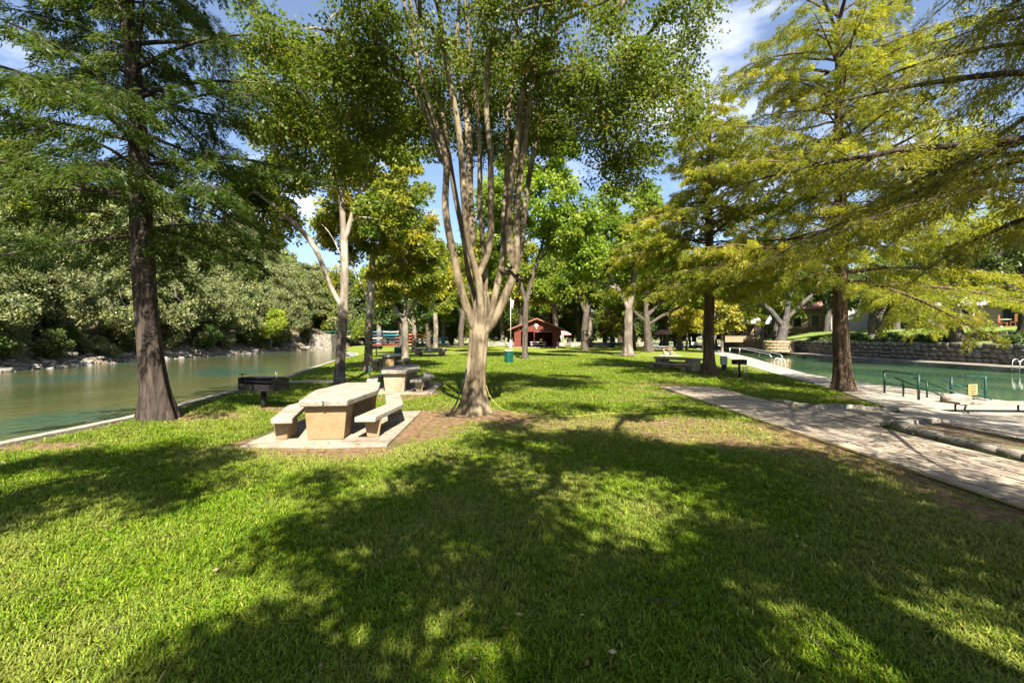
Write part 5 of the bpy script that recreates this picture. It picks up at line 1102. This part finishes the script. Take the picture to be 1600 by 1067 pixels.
# ------------------------------------------------------------------ shore rocks
rks = [rock_mesh(400 + i, rock_mat, .45, .16) for i in range(6)]
g = np.random.default_rng(5)
for i in range(190):
    y = g.uniform(24, 62) if i < 150 else g.uniform(62, 95); d = g.normal(.5, .6) if i % 4 else g.uniform(1, 5)
    x, y, z = bankpt(y, d); o = link('shore_rock', rks[i % 6], None, None, (x, y, z + .2)); s = g.uniform(.22, .65) * (1 if i % 9 else 1.6)
    o.scale = (s * g.uniform(.9, 1.5), s, s * g.uniform(.5, .8)); o.rotation_euler = (0, g.uniform(-.2, .2), g.uniform(0, 6)); tag(o, 'pale rounded rock on the far river shore', 'rock', 'rocks along the far shore')
V0 = np.array([v.co[:] for v in rks[0].vertices]); F0 = np.array([p.vertices[:] for p in rks[0].polygons]); VV = []; FF = []
for i in range(900):
    y = g.uniform(20, 100); d = abs(g.normal(0, 1.6)) + .1; x, y, z = bankpt(y, d); a = g.uniform(0, 6); s = g.uniform(.12, .38)
    rot = np.array([[math.cos(a), -math.sin(a), 0], [math.sin(a), math.cos(a), 0], [0, 0, .7]]); VV.append((V0 * s) @ rot.T + np.array([x, y, z + .12])); FF.append(F0 + len(V0) * i)
tag(link('shore_pebbles', np_mesh('shore_pebbles', np.concatenate(VV), np.concatenate(FF)), rock_mat), 'loose pale stones scattered over the far river shore', 'stones', kind='stuff')

# ------------------------------------------------------------------ person on a blanket
pxx, pyy = at(1045, 556)
pe = empty('person', (pxx, pyy, .03), R(4), 'person in navy shorts reclining on a blanket near the far tables', 'person')
def skin_body(name, verts, edges, radii, mat, parent, root=0, sub=2):
    me = bpy.data.meshes.new(name); me.from_pydata(verts, edges, []); me.update(); me.materials.append(mat)
    o = bpy.data.objects.new(name, me); col.objects.link(o); o.parent = parent
    sk = o.modifiers.new('skin', 'SKIN'); sk.use_smooth_shade = True
    for i, r_ in enumerate(radii): o.data.skin_vertices[0].data[i].radius = (r_, r_) if not isinstance(r_, tuple) else r_
    o.data.skin_vertices[0].data[root].use_root = True
    s_ = o.modifiers.new('sub', 'SUBSURF'); s_.levels = sub; s_.render_levels = sub
    return o
pv = [(0, 0, .14), (-.22, 0, .22), (-.42, 0, .36), (-.52, 0, .47), (-.57, 0, .55), (-.60, -.01, .66), (-.60, -.01, .76),
      (-.44, -.19, .42), (-.56, -.24, .22), (-.42, -.24, .06), (-.34, -.23, .05), (-.44, .19, .42), (-.56, .24, .22), (-.42, .24, .06), (-.34, .23, .05),
      (.06, -.10, .15), (.36, -.12, .48), (.62, -.11, .12), (.66, -.11, .05), (.80, -.12, .05), (.06, .10, .15), (.42, .13, .38), (.74, .13, .10), (.78, .13, .06), (.90, .14, .10)]
pedg = [(0, 1), (1, 2), (2, 3), (3, 4), (4, 5), (5, 6), (2, 7), (7, 8), (8, 9), (9, 10), (2, 11), (11, 12), (12, 13), (13, 14), (0, 15), (15, 16), (16, 17), (17, 18), (18, 19), (0, 20), (20, 21), (21, 22), (22, 23), (23, 24)]
prr = [(.14, .16), (.13, .15), (.14, .17), .07, .055, .095, .075, .06, .045, .035, .025, .06, .045, .035, .025, .09, .065, .04, .04, .025, .09, .065, .04, .04, .025]
skin_body('body', pv, pedg, prr, skin_mat, pe)
skin_body('shorts', [(0, 0, .145), (-.10, 0, .18), (.06, -.10, .16), (.22, -.115, .33), (.06, .10, .16), (.26, .12, .28)], [(0, 1), (0, 2), (2, 3), (0, 4), (4, 5)], [(.16, .18), (.15, .17), .11, .09, .11, .09], navy, pe)
skin_body('hair', [(-.63, -.01, .68), (-.64, -.01, .77), (-.60, -.01, .80)], [(0, 1), (1, 2)], [.085, .085, .06], hair_mat, pe)
vs = [(-1.1 + 2.2 * i / 10, -.7 + 1.4 * k / 6, .012 + .015 * math.sin(i * 1.7 + k)) for i in range(11) for k in range(7)]
bl_ = MB().add(vs, [(i * 7 + k, (i + 1) * 7 + k, (i + 1) * 7 + k + 1, i * 7 + k + 1) for i in range(10) for k in range(6)]).build('blanket', surf('blanket_cloth', (.30, .46, .42), (.62, .60, .55), 4, .9, .2), None, True, loc=(pxx + .1, pyy, .03))
bl_.modifiers.new('thick', 'SOLIDIFY').thickness = .01; tag(bl_, 'pale blue-green blanket spread on the grass under the person', 'blanket')

# ------------------------------------------------------------------ turf blades and fallen leaves
def keepout(x, y):
    k = (x > 5.86) & (x < 8.0) & (y < 18.65)
    k |= (x > 8.0) & (x < 10.6) & (y < 12.85)
    k |= x > xd(y) - .02
    k |= (x < xl(y) + .18)
    for px_, py_, w, h_, rz in ((-3.66, 10.32, 2.75, 4.0, R(2)), (-4.25, 17.9, 2.7, 3.6, R(3)), (-9.15, 20.6, 3.4, 1.0, R(8)), (-8.3, 31.9, 2.7, 3.4, R(4))):
        lx = (x - px_) * math.cos(rz) + (y - py_) * math.sin(rz); ly = -(x - px_) * math.sin(rz) + (y - py_) * math.cos(rz); k |= (abs(lx) < w / 2 + .02) & (abs(ly) < h_ / 2 + .02)
    k |= np.hypot(x - cx, y - cyy) < .75
    return k
gx = np.arange(-19, 16, .25); gy = np.arange(-2.0, 60, .25)
GX, GY = np.meshgrid(gx, gy); idx = np.arange(GX.size).reshape(GX.shape)
F = np.stack([idx[:-1, :-1], idx[:-1, 1:], idx[1:, 1:], idx[1:, :-1]], -1).reshape(-1, 4)
gxf, gyf = GX.ravel(), GY.ravel(); ko = keepout(gxf, gyf)
fx, fy = gxf[F].mean(1), gyf[F].mean(1)
F = F[~(ko[F].any(1))]; 
rr = np.hypot(gxf, gyf)
dens = np.interp(rr, [2, 4, 7, 12, 18, 26, 36, 50, 59], [800, 720, 430, 190, 95, 50, 24, 9, 0]) * np.clip(1.05 - 1.0 * dirt(gxf, gyf) - .35 * np.clip(wig(gxf, gyf, 4.3, 2.0), 0, 1) * (dirt(gxf, gyf) > .15), 0.02, 1) * (1 - .25 * dry(gxf, gyf))
gs = np.interp(rr, [2, 5, 12, 20, 36, 60], [.78, .9, 1.15, 1.4, 1.8, 1.8]) * (1 - .35 * dirt(gxf, gyf))
gme = np_mesh('turf', np.stack([gxf, gyf, gz(gxf) + .012 * wig(gxf, gyf, .8, .3)], 1), F, dens, False, 'dens')
a = gme.attributes.new('gs', 'FLOAT', 'POINT'); a.data.foreach_set('value', gs.astype(np.float32))
a = gme.attributes.new('dryness', 'FLOAT', 'POINT'); a.data.foreach_set('value', np.clip(dry(gxf, gyf) + .5 * dirt(gxf, gyf), 0, 1).astype(np.float32))
m, t = mat_new('grass_blade')
rv = nd(t, 'ShaderNodeAttribute', attribute_name='var').outputs['Fac']
dr = nd(t, 'ShaderNodeAttribute', attribute_name='dryness', attribute_type='INSTANCER').outputs['Fac']
oi = nd(t, 'ShaderNodeObjectInfo').outputs['Random']
gc = ramp(t, rv, [(0, (.046, .105, .003)), (.55, (.115, .195, .006)), (.9, (.22, .28, .018)), (1, (.32, .30, .07))])
gc = nd(t, 'ShaderNodeHueSaturation', {'Color': gc, 'Value': nd(t, 'ShaderNodeMapRange', {'Value': oi, 'To Min': .75, 'To Max': 1.25}).outputs['Result']}).outputs['Color']
gc = nd(t, 'ShaderNodeMixRGB', {'Fac': nd(t, 'ShaderNodeMath', {0: dr, 1: .58}, operation='MULTIPLY').outputs[0], 'Color1': gc, 'Color2': (.30, .26, .085, 1)}).outputs['Color']
b = nd(t, 'ShaderNodeBsdfPrincipled', {'Base Color': gc, 'Roughness': .55, 'Specular IOR Level': .12})
trn = nd(t, 'ShaderNodeBsdfTranslucent', {'Color': gc})
nd(t, 'ShaderNodeOutputMaterial', {'Surface': nd(t, 'ShaderNodeMixShader', {0: .30, 1: b.outputs['BSDF'], 2: trn.outputs['BSDF']}).outputs['Shader']})
def tuft(seed):
    g = np.random.default_rng(seed); V = []; F = []; var = []
    for k in range(16):
        p = np.array([g.normal(0, .035), g.normal(0, .035), -.005]); a = g.uniform(0, 6.28); lean = g.uniform(.25, 1.1); l_ = g.uniform(.035, .085); w = g.uniform(.0028, .0052)
        d = np.array([math.cos(a), math.sin(a), 0]); s = np.array([-d[1], d[0], 0]); b = len(V); v_ = g.uniform(0, 1)
        for f, wd in ((0, .8), (.45, 1.0), (.8, .75), (1, .1)):
            c = p + d * (l_ * lean * f ** 1.5) + np.array([0, 0, l_ * (f - .38 * lean * f * f)])
            V += [c - s * w * wd, c + s * w * wd]; var += [v_, v_]
        F += [(b, b + 1, b + 3, b + 2), (b + 2, b + 3, b + 5, b + 4), (b + 4, b + 5, b + 7, b + 6)]
    me = np_mesh('grass_tuft', V, F, var); me.materials.append(MATS['grass_blade']); return bpy.data.objects.new('grass_tuft', me)
ng = bpy.data.node_groups.new('turf', 'GeometryNodeTree')
ng.interface.new_socket('Geometry', in_out='INPUT', socket_type='NodeSocketGeometry'); ng.interface.new_socket('Geometry', in_out='OUTPUT', socket_type='NodeSocketGeometry')
gi = ng.nodes.new('NodeGroupInput'); go = ng.nodes.new('NodeGroupOutput')
dp = ng.nodes.new('GeometryNodeDistributePointsOnFaces'); ip = ng.nodes.new('GeometryNodeInstanceOnPoints'); jn = ng.nodes.new('GeometryNodeGeometryToInstance')
def named(n):
    q = ng.nodes.new('GeometryNodeInputNamedAttribute'); q.data_type = 'FLOAT'; q.inputs['Name'].default_value = n; return q.outputs['Attribute']
for i in range(4):
    oi_ = ng.nodes.new('GeometryNodeObjectInfo'); oi_.inputs['Object'].default_value = tuft(600 + i); oi_.inputs['As Instance'].default_value = True
    ng.links.new(oi_.outputs['Geometry'], jn.inputs['Geometry'])
j2 = ng.nodes.new('GeometryNodeJoinGeometry')
for l_ in list(ng.links):
    if l_.to_node == jn: ng.links.new(l_.from_socket, j2.inputs['Geometry']); 
ng.nodes.remove(jn)
rvn = ng.nodes.new('FunctionNodeRandomValue'); rvn.data_type = 'FLOAT_VECTOR'; rvn.inputs[0].default_value = (-.12, -.12, 0); rvn.inputs[1].default_value = (.12, .12, 6.283)
rs = ng.nodes.new('FunctionNodeRandomValue'); rs.data_type = 'FLOAT'; rs.inputs[2].default_value = .7; rs.inputs[3].default_value = 1.3
mu = ng.nodes.new('ShaderNodeMath'); mu.operation = 'MULTIPLY'
K = ng.links.new
K(gi.outputs[0], dp.inputs['Mesh']); K(named('dens'), dp.inputs['Density']); K(dp.outputs['Points'], ip.inputs['Points']); K(j2.outputs['Geometry'], ip.inputs['Instance']); ip.inputs['Pick Instance'].default_value = True
K(rvn.outputs[0], ip.inputs['Rotation']); K(rs.outputs[1], mu.inputs[0]); K(named('gs'), mu.inputs[1]); K(mu.outputs[0], ip.inputs['Scale']); K(ip.outputs['Instances'], go.inputs[0])
tf = link('turf_grass', gme, MATS['grass_blade']); tag(tf, 'short thick green turf covering the near lawn', 'grass', kind='stuff')
tf.modifiers.new('turf', 'NODES').node_group = ng
g = np.random.default_rng(17); nlv = 3400
lx = g.uniform(-9, 10.3, nlv); ly = g.uniform(1.5, 22, nlv); kk = (dirt(lx, ly) > .3) | (g.uniform(0, 1, nlv) < .16) | (lx > 5.9); lx, ly = lx[kk], ly[kk]; nlv = len(lx); C = np.stack([lx, ly, gz(lx) + np.where(dirt(lx, ly) > .5, .018, .055) + g.uniform(0, .02, nlv)], 1); D = unit(np.stack([g.normal(size=nlv), g.normal(size=nlv), g.normal(0, .25, nlv)], 1)); N = unit(g.normal(0, .3, (nlv, 3)) + np.array([0, 0, 1])); Ls = g.uniform(.025, .07, nlv)
tag(link('fallen_leaves', leaves_mesh('fallen_leaves', C, D, N, Ls, Ls * .6, g.uniform(0, 1, nlv)), leaf('dead_leaves', G((0, (.10, .055, .02)), (.6, (.24, .15, .06)), (1, (.42, .33, .18))), trans=.1)), 'dry brown fallen leaves scattered over the lawn and path', 'leaves', kind='stuff')

tw = Tubes()
for i in range(130):
    x, y = g.uniform(-8.5, 8), g.uniform(2, 17); a_ = g.uniform(0, 6.28); l_ = g.uniform(.08, .32); zz = float(gz(x)) + .05
    d_ = np.array([math.cos(a_), math.sin(a_), 0]); p_ = np.array([x, y, zz])
    tw.add(np.stack([p_, p_ + d_ * l_ * .5 + np.array([g.normal(0, .015), g.normal(0, .015), .008]), p_ + d_ * l_]), np.array([.005, .004, .002]), 4)
tag(tw.build('fallen_twigs', dark_bark, None), 'thin dry twigs fallen on the lawn', 'twigs', kind='stuff')
